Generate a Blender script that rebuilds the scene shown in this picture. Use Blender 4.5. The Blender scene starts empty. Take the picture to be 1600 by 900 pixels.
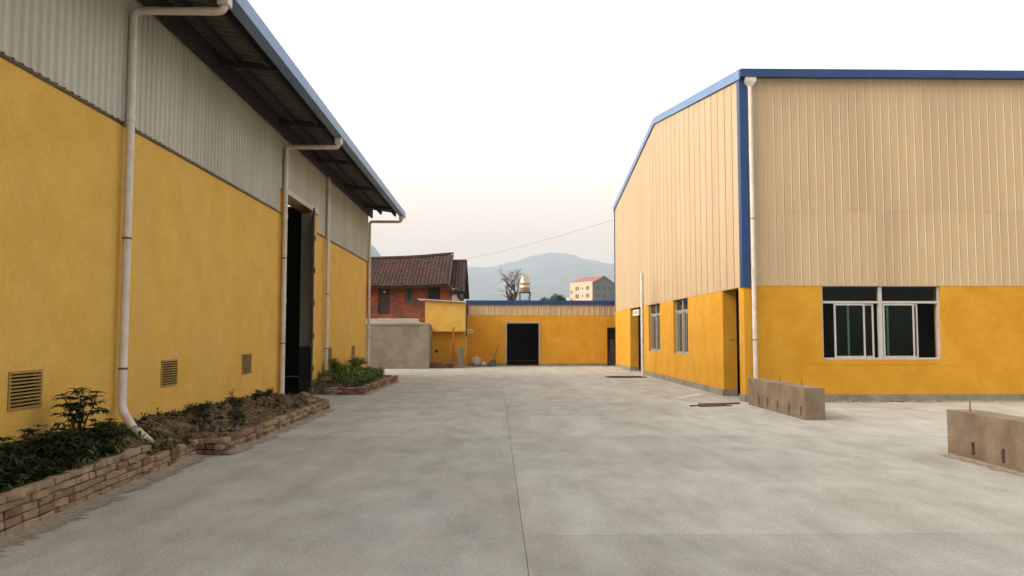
import bpy, bmesh, math, random
from mathutils import Vector, Matrix, noise
R = math.radians
random.seed(11)
sc = bpy.context.scene
C = bpy.context.collection

# ------------------------------------------------------------------ camera, sky, sun, exposure
cam = bpy.data.cameras.new('camera'); co = bpy.data.objects.new('camera', cam); C.objects.link(co)
cam.sensor_width = 36.0; cam.lens = 27.0; cam.clip_start = 0.1; cam.clip_end = 20000
co.location = (0, 0, 1.6); co.rotation_euler = (R(90 + 3.48), 0, R(-1.19))
sc.camera = co
SUN_EL, SUN_AZ = 34.0, 258.0           # azimuth clockwise from +Y; 270 = from the left (-X)
w = bpy.data.worlds.new('World'); sc.world = w; w.use_nodes = True
nt = w.node_tree; bg = nt.nodes['Background']
sky = nt.nodes.new('ShaderNodeTexSky'); sky.sky_type = 'NISHITA'; sky.sun_disc = False
sky.sun_elevation = R(SUN_EL); sky.sun_rotation = R(SUN_AZ)
sky.air_density = 1.0; sky.dust_density = 2.5; sky.ozone_density = 0.6; sky.altitude = 50
hs = nt.nodes.new('ShaderNodeHueSaturation'); hs.inputs['Saturation'].default_value = 0.28
nt.links.new(sky.outputs[0], hs.inputs['Color'])
tint = nt.nodes.new('ShaderNodeMix'); tint.data_type = 'RGBA'; tint.blend_type = 'MULTIPLY'
tint.inputs[0].default_value = 1.0; 
# dusk: the whole horizon belt is dimmer and pinker than the overhead sky, at every azimuth
tcw = nt.nodes.new('ShaderNodeTexCoord'); sxw = nt.nodes.new('ShaderNodeSeparateXYZ'); nt.links.new(tcw.outputs['Generated'], sxw.inputs[0])
crw = nt.nodes.new('ShaderNodeValToRGB'); nt.links.new(sxw.outputs['Z'], crw.inputs[0])
crw.color_ramp.elements[0].position = 0.03; crw.color_ramp.elements[0].color = (.26, .155, .095, 1)
crw.color_ramp.elements[1].position = 0.42; crw.color_ramp.elements[1].color = (1.0, .955, .89, 1)
e_ = crw.color_ramp.elements.new(0.18); e_.color = (.53, .42, .325, 1)
e_ = crw.color_ramp.elements.new(0.10); e_.color = (.33, .22, .145, 1)
e_ = crw.color_ramp.elements.new(0.26); e_.color = (.74, .66, .58, 1)
nt.links.new(crw.outputs[0], tint.inputs[7])
nt.links.new(hs.outputs[0], tint.inputs[6]); nt.links.new(tint.outputs[2], bg.inputs[0])
bg.inputs[1].default_value = 0.15
sl = bpy.data.lights.new('sun', 'SUN'); so = bpy.data.objects.new('sun', sl); C.objects.link(so)
sl.energy = 0.22; sl.angle = R(50); sl.color = (1.0, 0.70, 0.40)
az = R(SUN_AZ); el = R(SUN_EL)
to_sun = Vector((math.sin(az) * math.cos(el), math.cos(az) * math.cos(el), math.sin(el)))
so.rotation_euler = to_sun.to_track_quat('Z', 'Y').to_euler(); so.location = (0, 0, 60)
sc.view_settings.view_transform = 'Standard'; sc.view_settings.look = 'None'
sc.view_settings.gamma = 1.0; sc.view_settings.use_curve_mapping = False
sc.view_settings.exposure = 1.95
sc.cycles.volume_bounces = 3; sc.cycles.max_bounces = 10

# ------------------------------------------------------------------ materials
def mat(name, ca, cb=None, scale=3.0, rough=0.8, bump=0.0, bscale=40.0, stretch=(1, 1, 1), detail=6.0, metal=0.0,
        cc=None, cscale=0.6, camt=0.5, rnd=0.0, spec=0.4, cstretch=(1, 1, 1), lo=0.38, hi=0.62, clo=0.5, chi=0.7, grain=0.0, gscale=70, cd=None, dscale=1.0, dstretch=(1, 1, 1), damt=.4):
    m = bpy.data.materials.new(name); m.use_nodes = True
    n = m.node_tree.nodes; l = m.node_tree.links; p = n['Principled BSDF']
    p.inputs['Roughness'].default_value = rough; p.inputs['Metallic'].default_value = metal
    p.inputs['Specular IOR Level'].default_value = spec
    geo = n.new('ShaderNodeNewGeometry')
    def nz(sc_, st, det=detail):
        mp = n.new('ShaderNodeMapping'); mp.inputs['Scale'].default_value = st; l.new(geo.outputs['Position'], mp.inputs[0])
        t = n.new('ShaderNodeTexNoise'); t.inputs['Scale'].default_value = sc_; t.inputs['Detail'].default_value = det
        t.inputs['Roughness'].default_value = 0.62
        l.new(mp.outputs[0], t.inputs[0]); return t.outputs['Fac']
    def ramp(src, a, b):
        r = n.new('ShaderNodeMapRange'); r.inputs[1].default_value = a; r.inputs[2].default_value = b; l.new(src, r.inputs[0]); return r.outputs[0]
    def mix(f, a, b, mode='MIX'):
        x = n.new('ShaderNodeMix'); x.data_type = 'RGBA'; x.blend_type = mode
        for i, v in ((0, f), (6, a), (7, b)):
            if isinstance(v, (int, float)): x.inputs[i].default_value = v
            elif isinstance(v, tuple): x.inputs[i].default_value = (*v, 1)
            else: l.new(v, x.inputs[i])
        return x.outputs[2]
    col = ca
    if cb: col = mix(ramp(nz(scale, stretch), lo, hi), ca, cb)
    if cc:
        f = ramp(nz(cscale, cstretch), clo, chi)
        mm = n.new('ShaderNodeMath'); mm.operation = 'MULTIPLY'; mm.inputs[1].default_value = camt; l.new(f, mm.inputs[0])
        col = mix(mm.outputs[0], col, cc)
    if cd:
        md = n.new('ShaderNodeMath'); md.operation = 'MULTIPLY'; md.inputs[1].default_value = damt; l.new(ramp(nz(dscale, dstretch), .48, .66), md.inputs[0])
        col = mix(md.outputs[0], col, cd)
    if grain:
        gr = n.new('ShaderNodeMapRange'); gr.inputs[1].default_value = .3; gr.inputs[2].default_value = .7
        gr.inputs[3].default_value = 1-grain; gr.inputs[4].default_value = 1+grain; l.new(nz(gscale, (1, 1, 1), 3.0), gr.inputs[0])
        hg = n.new('ShaderNodeHueSaturation'); l.new(gr.outputs[0], hg.inputs['Value'])
        if isinstance(col, tuple): hg.inputs['Color'].default_value = (*col, 1)
        else: l.new(col, hg.inputs['Color'])
        col = hg.outputs[0]
    if rnd:
        oi = n.new('ShaderNodeObjectInfo'); r = n.new('ShaderNodeMapRange')
        r.inputs[3].default_value = 1 - rnd; r.inputs[4].default_value = 1 + rnd; l.new(oi.outputs['Random'], r.inputs[0])
        hv = n.new('ShaderNodeHueSaturation'); l.new(r.outputs[0], hv.inputs['Value'])
        if isinstance(col, tuple): hv.inputs['Color'].default_value = (*col, 1)
        else: l.new(col, hv.inputs['Color'])
        col = hv.outputs[0]
    if isinstance(col, tuple): p.inputs['Base Color'].default_value = (*col, 1)
    else: l.new(col, p.inputs['Base Color'])
    if bump:
        b = n.new('ShaderNodeBump'); b.inputs['Strength'].default_value = bump; b.inputs['Distance'].default_value = 0.02
        l.new(nz(bscale, stretch, 8.0), b.inputs['Height']); l.new(b.outputs[0], p.inputs['Normal'])
    return m

M = {}
M['yellow'] = mat('yellow_plaster', (0.645, 0.392, 0.085), (0.59, 0.35, 0.066), 1.6, 0.9, 0.5, 35, cc=(0.56, 0.36, 0.11), cscale=0.8, camt=0.45, cstretch=(1.6, 1.6, 0.16), spec=0.2, grain=.10, gscale=45)
M['orange'] = mat('ochre_plaster', (0.55, 0.275, 0.022), (0.485, 0.228, 0.014), 1.7, 0.9, 0.5, 35, cc=(0.56, 0.30, 0.04), cscale=1.1, camt=0.6, spec=0.2, grain=.10, gscale=45)
M['steel_grey'] = mat('grey_cream_sheet_metal', (0.47, 0.445, 0.36), (0.40, 0.38, 0.31), 1.2, 0.5, rnd=0.035, stretch=(1, 1, .25), cc=(0.33, 0.31, 0.25), cscale=2.0, camt=0.35, cstretch=(1, 1, .12))
M['steel_cream'] = mat('cream_sheet_metal', (0.465, 0.34, 0.195), (0.43, 0.312, 0.18), 1.0, 0.5, rnd=0.045, stretch=(1, 1, .25), cc=(0.35, 0.26, 0.165), cscale=2.5, camt=0.35, cstretch=(1, 1, .12))
M['blue'] = mat('blue_trim', (0.007, 0.036, 0.125), (0.010, 0.044, 0.14), 2.0, 0.38)
M['blue_pale'] = mat('pale_blue_trim', (0.10, 0.19, 0.36), (0.13, 0.225, 0.40), 1.5, 0.4)  # a lighter blue than blue_trim
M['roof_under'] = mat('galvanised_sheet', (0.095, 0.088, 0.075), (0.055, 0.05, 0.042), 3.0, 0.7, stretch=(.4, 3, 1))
M['dark_steel'] = mat('dark_steel', (0.035, 0.032, 0.03), (0.05, 0.045, 0.04), 6, 0.6)
M['purlin'] = mat('brown_red_lead_steel', (0.022, 0.016, 0.013), (0.016, 0.012, 0.01), 6, 0.8)
M['pvc'] = mat('white_pvc', (0.62, 0.56, 0.49), (0.53, 0.47, 0.40), 5, 0.45, cc=(0.37, 0.30, 0.23), cscale=3, camt=0.5, clo=.52, chi=.72)
M['concrete'] = mat('yard_concrete', (0.40, 0.38, 0.325), (0.29, 0.272, 0.228), 1.9, 0.9, 0.5, 45, stretch=(1.1, 0.55, 1), detail=12, cc=(0.26, 0.22, 0.165), cscale=0.45, camt=0.45, rnd=0.07, clo=.47, chi=.66, cstretch=(1.2, .5, 1), spec=.2, lo=.34, hi=.66, grain=.16, gscale=38, cd=(0.45, 0.43, 0.375), dscale=1.3, dstretch=(1, .10, 1), damt=.35)
M['joint'] = mat('joint_dirt', (0.14, 0.115, 0.09), (0.19, 0.16, 0.12), 4, 0.95)
M['ground'] = mat('earth', (0.19, 0.15, 0.10), (0.12, 0.12, 0.06), 0.3, 0.95)
M['rawconc'] = mat('raw_concrete', (0.26, 0.195, 0.13), (0.185, 0.135, 0.088), 2.5, 0.92, 0.6, 30, cc=(0.115, 0.085, 0.058), cscale=1.8, camt=0.7, cstretch=(1, 1, .5), spec=.2, grain=.15)
M['greyconc'] = mat('grey_rendered_wall', (0.29, 0.255, 0.205), (0.22, 0.19, 0.15), 1.6, 0.92, 0.5, 20, cc=(0.18, 0.16, 0.125), cscale=1.2, camt=0.7, cstretch=(1, 1, .3), spec=.2)
M['plinth'] = mat('grey_plinth', (0.26, 0.23, 0.18), (0.18, 0.155, 0.12), 3, 0.9, 0.5, 30, cc=(0.12, 0.10, 0.08), cscale=2, camt=0.6)
M['brick'] = mat('tan_brick', (0.33, 0.235, 0.135), (0.23, 0.145, 0.08), 9, 0.92, 0.7, 50, cc=(0.24, 0.195, 0.13), cscale=5, camt=0.85, rnd=0.17, spec=.2)
M['brick_red'] = mat('red_brown_brick', (0.22, 0.115, 0.07), (0.15, 0.08, 0.05), 9, 0.92, 0.7, 50, cc=(0.20, 0.16, 0.105), cscale=5, camt=0.75, rnd=0.25, spec=.2)
M['mortar'] = mat('dirty_mortar', (0.19, 0.15, 0.105), (0.13, 0.10, 0.07), 10, 0.95, 0.6, 60)
M['soil'] = mat('dry_soil', (0.19, 0.125, 0.072), (0.06, 0.04, 0.024), 7, 0.97, 1.0, 22, cc=(0.22, 0.16, 0.10), cscale=3, camt=0.6, spec=.1)
M['sand'] = mat('sandy_dirt', (0.30, 0.25, 0.18), (0.23, 0.185, 0.13), 5, 0.97, 0.8, 50, grain=.25, gscale=40, spec=.1)
M['stone'] = mat('rubble', (0.215, 0.145, 0.088), (0.115, 0.075, 0.046), 8, 0.95, 0.7, 40, rnd=.25)
M['aluminium'] = mat('aluminium_frame', (0.47, 0.44, 0.40), (0.41, 0.385, 0.35), 4, 0.4)
M['alu_grey'] = mat('grey_frame', (0.33, 0.32, 0.29), (0.28, 0.27, 0.25), 4, 0.45)
M['vent'] = mat('vent_louvre', (0.36, 0.215, 0.05), (0.27, 0.16, 0.04), 8, 0.7)
M['black'] = mat('shade_black', (0.022, 0.02, 0.018), (0.03, 0.026, 0.022), 2, 0.95)  # near black: the shade of rooms, slots and gaps is put into the colour
M['rust'] = mat('rusty_steel', (0.20, 0.085, 0.045), (0.11, 0.055, 0.035), 8, 0.8, 0.4, 60)
M['orange_paint'] = mat('orange_painted_pole', (0.52, 0.10, 0.02), (0.42, 0.075, 0.018), 6, 0.6)
M['signwhite'] = mat('sign_white', (0.72, 0.66, 0.62), (0.66, 0.58, 0.54), 8, 0.6)
M['signred'] = mat('sign_red', (0.45, 0.06, 0.06), (0.40, 0.08, 0.07), 8, 0.6)
M['oldroof'] = mat('old_clay_tile', (0.10, 0.043, 0.028), (0.05, 0.026, 0.02), 3.2, 0.95, 0.6, 12, cc=(0.034, 0.03, 0.025), cscale=0.9, camt=0.85, lo=.4, hi=.6, clo=.42, chi=.62, spec=.15)
M['wood_dark'] = mat('weathered_wood', (0.06, 0.036, 0.026), (0.035, 0.024, 0.018), 4, 0.9, stretch=(6, 6, 1))
M['wood_blue'] = mat('faded_green_shutter', (0.07, 0.075, 0.065), (0.05, 0.055, 0.05), 4, 0.9)
M['limewash'] = mat('limewash', (0.50, 0.46, 0.40), (0.38, 0.34, 0.28), 3, 0.9)
M['tank'] = mat('stainless_tank', (0.52, 0.38, 0.27), (0.44, 0.32, 0.22), 3, 0.35, metal=0.55)
M['aptcream'] = mat('cream_tile_facade', (0.56, 0.375, 0.25), (0.50, 0.33, 0.22), .4, 0.8)
M['aptgrey'] = mat('grey_render_facade', (0.125, 0.12, 0.12), (0.11, 0.105, 0.105), .3, 0.9)
M['aptroof'] = mat('red_roof_tile', (0.27, 0.085, 0.055), (0.22, 0.075, 0.05), .5, 0.8)
M['aptglass'] = mat('green_window', (0.06, 0.11, 0.09), (0.045, 0.085, 0.075), 1, 0.2)
M['bark'] = mat('bark', (0.10, 0.075, 0.055), (0.06, 0.045, 0.035), 8, 0.95, 0.6, 30)
M['mount'] = mat('wooded_mountain', (0.035, 0.046, 0.05), (0.06, 0.068, 0.066), 0.012, 0.95)
M['sack'] = mat('white_sack', (0.46, 0.41, 0.37), (0.33, 0.285, 0.25), 6, 0.85)
M['cable'] = mat('black_cable', (0.03, 0.03, 0.03), None)
M['drygrass'] = mat('dry_stalk', (0.20, 0.135, 0.065), (0.12, 0.08, 0.04), 20, 0.95, rnd=0.2)
def leafmat(name, a, b):
    m = mat(name, a, b, 7, 0.65, spec=.08, lo=.42, hi=.58)
    p = m.node_tree.nodes['Principled BSDF']; p.inputs['Subsurface Weight'].default_value = 0
    return m
M['leaf_dark'] = leafmat('dark_leaf', (0.012, 0.020, 0.007), (0.030, 0.042, 0.013))
M['leaf_mid'] = leafmat('green_leaf', (0.075, 0.125, 0.022), (0.16, 0.205, 0.04))
M['leaf_dry'] = leafmat('olive_dry_leaf', (0.13, 0.105, 0.042), (0.085, 0.09, 0.03))
M['leaf_far'] = leafmat('far_leaf', (0.045, 0.07, 0.035), (0.075, 0.10, 0.05))

# old red brickwork: too far to pick the bricks apart
def brickmat():
    m = bpy.data.materials.new('old_red_brickwork'); m.use_nodes = True
    n = m.node_tree.nodes; l = m.node_tree.links; p = n['Principled BSDF']; p.inputs['Roughness'].default_value = .92
    tc = n.new('ShaderNodeNewGeometry'); sx = n.new('ShaderNodeSeparateXYZ'); l.new(tc.outputs['Position'], sx.inputs[0])
    cx = n.new('ShaderNodeCombineXYZ'); l.new(sx.outputs[0], cx.inputs[0]); l.new(sx.outputs[2], cx.inputs[1])
    b = n.new('ShaderNodeTexBrick'); l.new(cx.outputs[0], b.inputs[0]); b.inputs['Scale'].default_value = 1.0
    b.inputs['Brick Width'].default_value = .34; b.inputs['Row Height'].default_value = .13; b.inputs['Mortar Size'].default_value = .014
    b.inputs['Color1'].default_value = (.34, .085, .022, 1); b.inputs['Color2'].default_value = (.18, .04, .018, 1); b.inputs['Mortar'].default_value = (.10, .035, .02, 1)
    t = n.new('ShaderNodeTexNoise'); t.inputs['Scale'].default_value = 1.1; t.inputs['Detail'].default_value = 6; l.new(tc.outputs['Position'], t.inputs[0])
    r = n.new('ShaderNodeMapRange'); r.inputs[1].default_value = .4; r.inputs[2].default_value = .62; r.inputs[3].default_value = 0; r.inputs[4].default_value = .8; l.new(t.outputs[0], r.inputs[0])
    x = n.new('ShaderNodeMix'); x.data_type = 'RGBA'; x.inputs[7].default_value = (.085, .035, .025, 1)
    l.new(r.outputs[0], x.inputs[0]); l.new(b.outputs[0], x.inputs[6]); l.new(x.outputs[2], p.inputs['Base Color'])
    bp = n.new('ShaderNodeBump'); bp.inputs['Strength'].default_value = .6; l.new(b.outputs['Fac'], bp.inputs['Height']); bp.invert = True; l.new(bp.outputs[0], p.inputs['Normal'])
    return m
M['oldbrick'] = brickmat()
def glassmat(name, tintc):
    m = bpy.data.materials.new(name); m.use_nodes = True
    p = m.node_tree.nodes['Principled BSDF']; p.inputs['Base Color'].default_value = (*tintc, 1)
    p.inputs['Roughness'].default_value = .06; p.inputs['Transmission Weight'].default_value = 1.0; p.inputs['IOR'].default_value = 1.22
    return m
M['glass'] = glassmat('green_tinted_glass', (.42, .58, .46))

# ------------------------------------------------------------------ mesh helpers
WL = {}
class MB:
    def __init__(s): s.v = []; s.f = []; s.smooth = False
    def add(s, vs, fs):
        b = len(s.v); s.v += [Vector(q) for q in vs]; s.f += [tuple(b + i for i in q) for q in fs]; return s
    def box(s, x0, y0, z0, x1, y1, z1):
        return s.add([(x0,y0,z0),(x1,y0,z0),(x1,y1,z0),(x0,y1,z0),(x0,y0,z1),(x1,y0,z1),(x1,y1,z1),(x0,y1,z1)],
                     [(0,3,2,1),(4,5,6,7),(0,1,5,4),(1,2,6,5),(2,3,7,6),(3,0,4,7)])
    def obox(s, c, size, mtx):
        hx, hy, hz = [q / 2 for q in size]; c = Vector(c)
        vs = [c + mtx @ Vector((a*hx, b*hy, d*hz)) for d in (-1, 1) for a, b in ((-1,-1),(1,-1),(1,1),(-1,1))]
        return s.add(vs, [(0,3,2,1),(4,5,6,7),(0,1,5,4),(1,2,6,5),(2,3,7,6),(3,0,4,7)])
    def beam(s, a, b, wd, ht):
        a, b = Vector(a), Vector(b); d = (b - a); L = d.length; q = d.to_track_quat('Y', 'Z').to_matrix()
        return s.obox((a + b) / 2, (wd, L, ht), q)
    def tube(s, pts, r, n=12, caps=True):
        pts = [Vector(q) for q in pts]; rs = r if isinstance(r, (list, tuple)) else [r] * len(pts)
        base = len(s.v); up = None
        for i, q in enumerate(pts):
            t = (pts[min(i+1, len(pts)-1)] - pts[max(i-1, 0)]).normalized()
            if up is None: up = t.orthogonal().normalized()
            up = (up - t * up.dot(t))
            up = up.normalized() if up.length > 1e-6 else t.orthogonal().normalized()
            sd = t.cross(up)
            for k in range(n):
                a = 2 * math.pi * k / n; s.v.append(q + (up * math.cos(a) + sd * math.sin(a)) * rs[i])
        for i in range(len(pts) - 1):
            for k in range(n):
                a = base + i*n + k; b = base + i*n + (k+1) % n
                s.f.append((a, b, b + n, a + n))
        if caps:
            s.f.append(tuple(base + k for k in reversed(range(n)))); e = base + (len(pts)-1)*n; s.f.append(tuple(e + k for k in range(n)))
        s.smooth = True; return s
    def lathe(s, c, prof, n=24):
        base = len(s.v); c = Vector(c)
        for r, z in prof:
            for k in range(n):
                a = 2*math.pi*k/n; s.v.append(c + Vector((r*math.cos(a), r*math.sin(a), z)))
        for i in range(len(prof)-1):
            for k in range(n):
                a = base+i*n+k; b = base+i*n+(k+1)%n; s.f.append((a, b, b+n, a+n))
        s.f.append(tuple(base+k for k in reversed(range(n)))); e = base+(len(prof)-1)*n; s.f.append(tuple(e+k for k in range(n)))
        s.smooth = True; return s
    def mesh(s, name, m, origin, smooth=None):
        me = bpy.data.meshes.new(name); o = Vector(origin)
        me.from_pydata([tuple(q - o) for q in s.v], [], s.f); me.update()
        sm = s.smooth if smooth is None else smooth
        if sm:
            me.polygons.foreach_set('use_smooth', [True] * len(me.polygons))
            try: me.set_sharp_from_angle(angle=R(40))
            except Exception: pass
        if m: me.materials.append(M[m])
        return me
    def build(s, name, m, parent=None, origin=None, bevel=0, smooth=None, label=None):
        if origin is None:
            xs = [q.x for q in s.v]; ys = [q.y for q in s.v]; zs = [q.z for q in s.v]
            origin = ((min(xs)+max(xs))/2, (min(ys)+max(ys))/2, min(zs))
        me = s.mesh(name, m, origin, smooth)
        if bevel:
            bm = bmesh.new(); bm.from_mesh(me); bmesh.ops.remove_doubles(bm, verts=bm.verts, dist=1e-5)
            bmesh.ops.bevel(bm, geom=[e for e in bm.edges if e.is_manifold and e.calc_face_angle(0) > .4], offset=bevel, segments=2, profile=.6, affect='EDGES'); bm.to_mesh(me); bm.free()
        return link(name, me, origin, parent, label)
def link(name, me, loc, parent=None, label=None):
    o = bpy.data.objects.new(name, me); C.objects.link(o); loc = Vector(loc); WL[o.name] = loc
    if parent is not None: o.parent = parent; o.location = loc - WL[parent.name]
    else: o.location = loc
    if label: o['label'] = label
    return o
def tag(o, label, cat, group=None):
    o['label'] = label; o['category'] = cat
    if group: o['group'] = group
    return o
def thing(name, loc, label, cat, group=None):
    o = bpy.data.objects.new(name, None); C.objects.link(o); o.location = loc; o.empty_display_size = .3; WL[o.name] = Vector(loc)
    return tag(o, label, cat, group)
def struct(o): o['kind'] = 'structure'; return o
def stuff(o): o['kind'] = 'stuff'; return o

def wall(us, zs, holes, place, t):
    """wall panel over cuts us (along) x zs (up) with rectangular holes; place(u, d, z) gives the point, d = depth 0..t"""
    us = sorted(set(us + [h[0] for h in holes] + [h[1] for h in holes])); zs = sorted(set(zs + [h[2] for h in holes] + [h[3] for h in holes]))
    nu, nz_ = len(us)-1, len(zs)-1
    def solid(i, j):
        if i < 0 or j < 0 or i >= nu or j >= nz_: return False
        cu, cz = (us[i]+us[i+1])/2, (zs[j]+zs[j+1])/2
        return not any(h[0] < cu < h[1] and h[2] < cz < h[3] for h in holes)
    m = MB(); idx = {}
    def V(i, j, d):
        k = (i, j, d)
        if k not in idx: idx[k] = len(m.v); m.v.append(Vector(place(us[i], d, zs[j])))
        return idx[k]
    for i in range(nu):
        for j in range(nz_):
            if not solid(i, j): continue
            m.f.append((V(i,j,0),V(i+1,j,0),V(i+1,j+1,0),V(i,j+1,0))); m.f.append((V(i,j,t),V(i,j+1,t),V(i+1,j+1,t),V(i+1,j,t)))
            if not solid(i-1,j): m.f.append((V(i,j,0),V(i,j+1,0),V(i,j+1,t),V(i,j,t)))
            if not solid(i+1,j): m.f.append((V(i+1,j,0),V(i+1,j,t),V(i+1,j+1,t),V(i+1,j+1,0)))
            if not solid(i,j-1): m.f.append((V(i,j,0),V(i,j,t),V(i+1,j,t),V(i+1,j,0)))
            if not solid(i,j+1): m.f.append((V(i,j+1,0),V(i+1,j+1,0),V(i+1,j+1,t),V(i,j+1,t)))
    return m
def fixn(o):
    bm = bmesh.new(); bm.from_mesh(o.data); bmesh.ops.recalc_face_normals(bm, faces=bm.faces); bm.to_mesh(o.data); bm.free(); return o

def rib_profile(W, nrib, h=.024, top=.022, side=.018):
    """cross-section of a trapezoid-ribbed sheet: list of (u, offset)"""
    p = W / nrib; out = []
    for k in range(nrib):
        c = (k + .5) * p
        if k == 0: out.append((0, 0))
        out += [(c-top/2-side, 0), (c-top/2, h), (c+top/2, h), (c+top/2+side, 0)]
    out.append((W, .004)); return out
def panel_mb(prof, place, zb, zt, th=.004):
    """zb, zt functions of u; place(u, off, z)"""
    m = MB(); n = len(prof)
    for (u, o) in prof:
        m.v += [Vector(place(u, o+th, zb(u))), Vector(place(u, o+th, zt(u))), Vector(place(u, o, zb(u))), Vector(place(u, o, zt(u)))]
    for i in range(n-1):
        a, b = 4*i, 4*i+4
        m.f += [(a, b, b+1, a+1), (a+2, a+3, b+3, b+2), (a, a+2, b+2, b), (a+1, b+1, b+3, a+3)]
    m.f += [(0, 1, 3, 2), (4*n-4, 4*n-2, 4*n-1, 4*n-3)]
    return m

# ------------------------------------------------------------------ ground, yard, mountains
gb = MB(); gb.add([(-6000,-3000,-.05),(6000,-3000,-.05),(6000,7000,-.05),(-6000,7000,-.05)], [(0,1,2,3)])
struct(gb.build('ground', 'ground', origin=(0,0,-.05)))
yb = MB(); yb.box(-5.34, -8, -.046, 17.0, 41.0, -.016)
yard = struct(yb.build('yard', 'joint', origin=(0,0,-.016)))
xs = [-8.0, -3.9, .22, 4.3, 8.4, 12.5, 16.6]
for i in range(len(xs)-1):
    x0, x1 = xs[i], xs[i+1]
    if i == 0: x0 = -5.3
    y = -6.0 + (0 if i != 2 else .12); k = 0
    while y < 40.5:
        L = 3.03 if i >= 2 else 6.06
        y1 = min(y + L, 40.6)
        j = random.Random(i*100+k); dz = j.uniform(-.0015, .0015)
        mb = MB(); g = .0016
        mb.box(x0+g, y+g, -.016, x1-g, y1-g, dz); mb.build('slab', 'concrete', yard, bevel=.004)
        y = y1; k += 1

def mountain(name, pts, Y, depth, label_seed):
    """ridge heights along X, falling to the plain toward and away from the camera"""
    m = MB(); n = 500; rows = 26
    xs_ = [p[0] for p in pts]; X0, X1 = xs_[0], xs_[-1]
    def H(x):
        for (a, ha), (b, hb) in zip(pts, pts[1:]):
            if a <= x <= b: t = (x-a)/(b-a); t = t*t*(3-2*t); return ha + (hb-ha)*t
        return 0
    for r in range(rows+1):
        t = r / rows * 1.35
        for i in range(n+1):
            x = X0 + (X1-X0)*i/n; fall = max(0, 1 - abs(t-1)) if t <= 1 else max(0, 1-(t-1)*2)
            nzv = noise.fractal(Vector((x*.004+label_seed, t*3, 0)), 1, 2, 5)
            z = H(x)*(fall**1.25)*(1+.22*nzv*(1-fall)) + H(x)*(.018*noise.noise(Vector((x*.012, label_seed, t))) + .012*noise.noise(Vector((x*.05, label_seed, t*9))))
            m.v.append(Vector((x, Y - depth*(1-t), max(z, 0) - 6*(fall < .02))))
    for r in range(rows):
        for i in range(n):
            a = r*(n+1)+i; m.f.append((a, a+1, a+n+2, a+n+1))
    m.smooth = True
    return struct(m.build(name, 'mount', origin=((X0+X1)/2, Y, 0), smooth=True))
def mx(px, Y): return (px-775)/1200*Y
def mz(py, Y): return 1.6 + (523-py)/1200*Y
MY = 3000
mountain('mountain', [(-2900, 120), (-1600, 200), (mx(640,MY), mz(425,MY)), (mx(700,MY), mz(416,MY)), (mx(760,MY), mz(416,MY)), (mx(800,MY), mz(408,MY)), (mx(835,MY), mz(398,MY)),
     (mx(862,MY), mz(393,MY)), (mx(885,MY), mz(395,MY)), (mx(915,MY), mz(403,MY)), (mx(962,MY), mz(412,MY)), (mx(1100,MY), mz(430,MY)), (mx(1400,MY), mz(420,MY)), (3200, 150)], MY, 1500, 3.3)
MY2 = 2000
mountain('mountain', [(-2400, 60), (-1300, 200), (mx(480,MY2), mz(320,MY2)), (mx(545,MY2), mz(352,MY2)), (mx(578,MY2), mz(380,MY2)), (mx(607,MY2), mz(408,MY2)), (mx(640,MY2), mz(440,MY2)), (mx(700,MY2), mz(490,MY2)), (mx(760,MY2), 0)], MY2, 700, 9.1)

# ------------------------------------------------------------------ left warehouse
LX = -5.1; LY0, LY1 = -6.0, 30.3; BZ = 4.53; TZ = 6.40
wh = thing('warehouse', (-12, 12, 0), 'long warehouse on the left with pale yellow plaster below grey ribbed metal and deep eaves', 'warehouse')
vents = [8.18, 11.85, 15.58, 23.42, 27.3]
VW = .6; DOOR = (18.33, 21.32, 0.0, 4.97)
holes = [(y, y+VW, .80, 1.21) for y in vents] + [DOOR]
fixn(wall([LY0, LY1], [-.04, BZ, TZ], holes, lambda u, d, z: (LX - d, u, z), .30).build('wall', 'yellow', wh))
# end gable with a small high opening, back wall, near end
RX, RZ = -13.0, 7.75
def zroof(x): return 6.44 + (x - (-3.65)) * -1 * ((RZ-6.44) / (-3.65 - RX)) if x > RX else RZ - (RX - x) * ((RZ-6.44)/9.35)
def gable_wall(yy, hole, nm):
    m = MB()
    def V(x, z): return [(x, yy, z), (x, yy-.25, z)]
    cols = [-21, RX, -8.42, -8.05, LX-.30-.002]
    for a, b in zip(cols, cols[1:]):
        spans = [(0, None)]
        if hole and a == -8.42: spans = [(0, 6.62), (6.84, None)]
        for z0, z1 in spans:
            za = zroof(a)-.12 if z1 is None else z1; zb = zroof(b)-.12 if z1 is None else z1
            m.add([(a,yy,z0),(b,yy,z0),(b,yy,zb),(a,yy,za),(a,yy-.25,z0),(b,yy-.25,z0),(b,yy-.25,zb),(a,yy-.25,za)],
                  [(0,1,2,3),(7,6,5,4),(0,4,5,1),(3,2,6,7),(0,3,7,4),(1,5,6,2)])
    return fixn(m.build('gable_wall', nm, wh))
gable_wall(LY1, True, 'yellow'); gable_wall(LY0+.25, False, 'yellow')
b = MB(); b.box(-21.3, LY0, 0, -21.002, LY1, 6.2); b.build('back_wall', 'black', wh)  # back wall painted near black so the warehouse inside stays dark
b = MB(); b.box(-20.9, LY1-.36, 0, LX-.32, LY1-.27, 6.5); b.build('lining', 'black', wh)  # black board added in front of the gable to darken the inside
b = MB(); b.box(-21, LY0+.3, -.045, LX-.305, LY1-.3, -.01); b.build('floor', 'black', wh)  # floor painted black in place of indoor shade
# plaster surround beside the doorway
for ya, yb_ in ((DOOR[1], DOOR[1]+.34), (DOOR[0]-.10, DOOR[0])):
    b = MB(); b.box(LX, ya, 0, LX+.045, yb_, DOOR[3]); b.build('door_surround', 'yellow', wh, bevel=.006)
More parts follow.
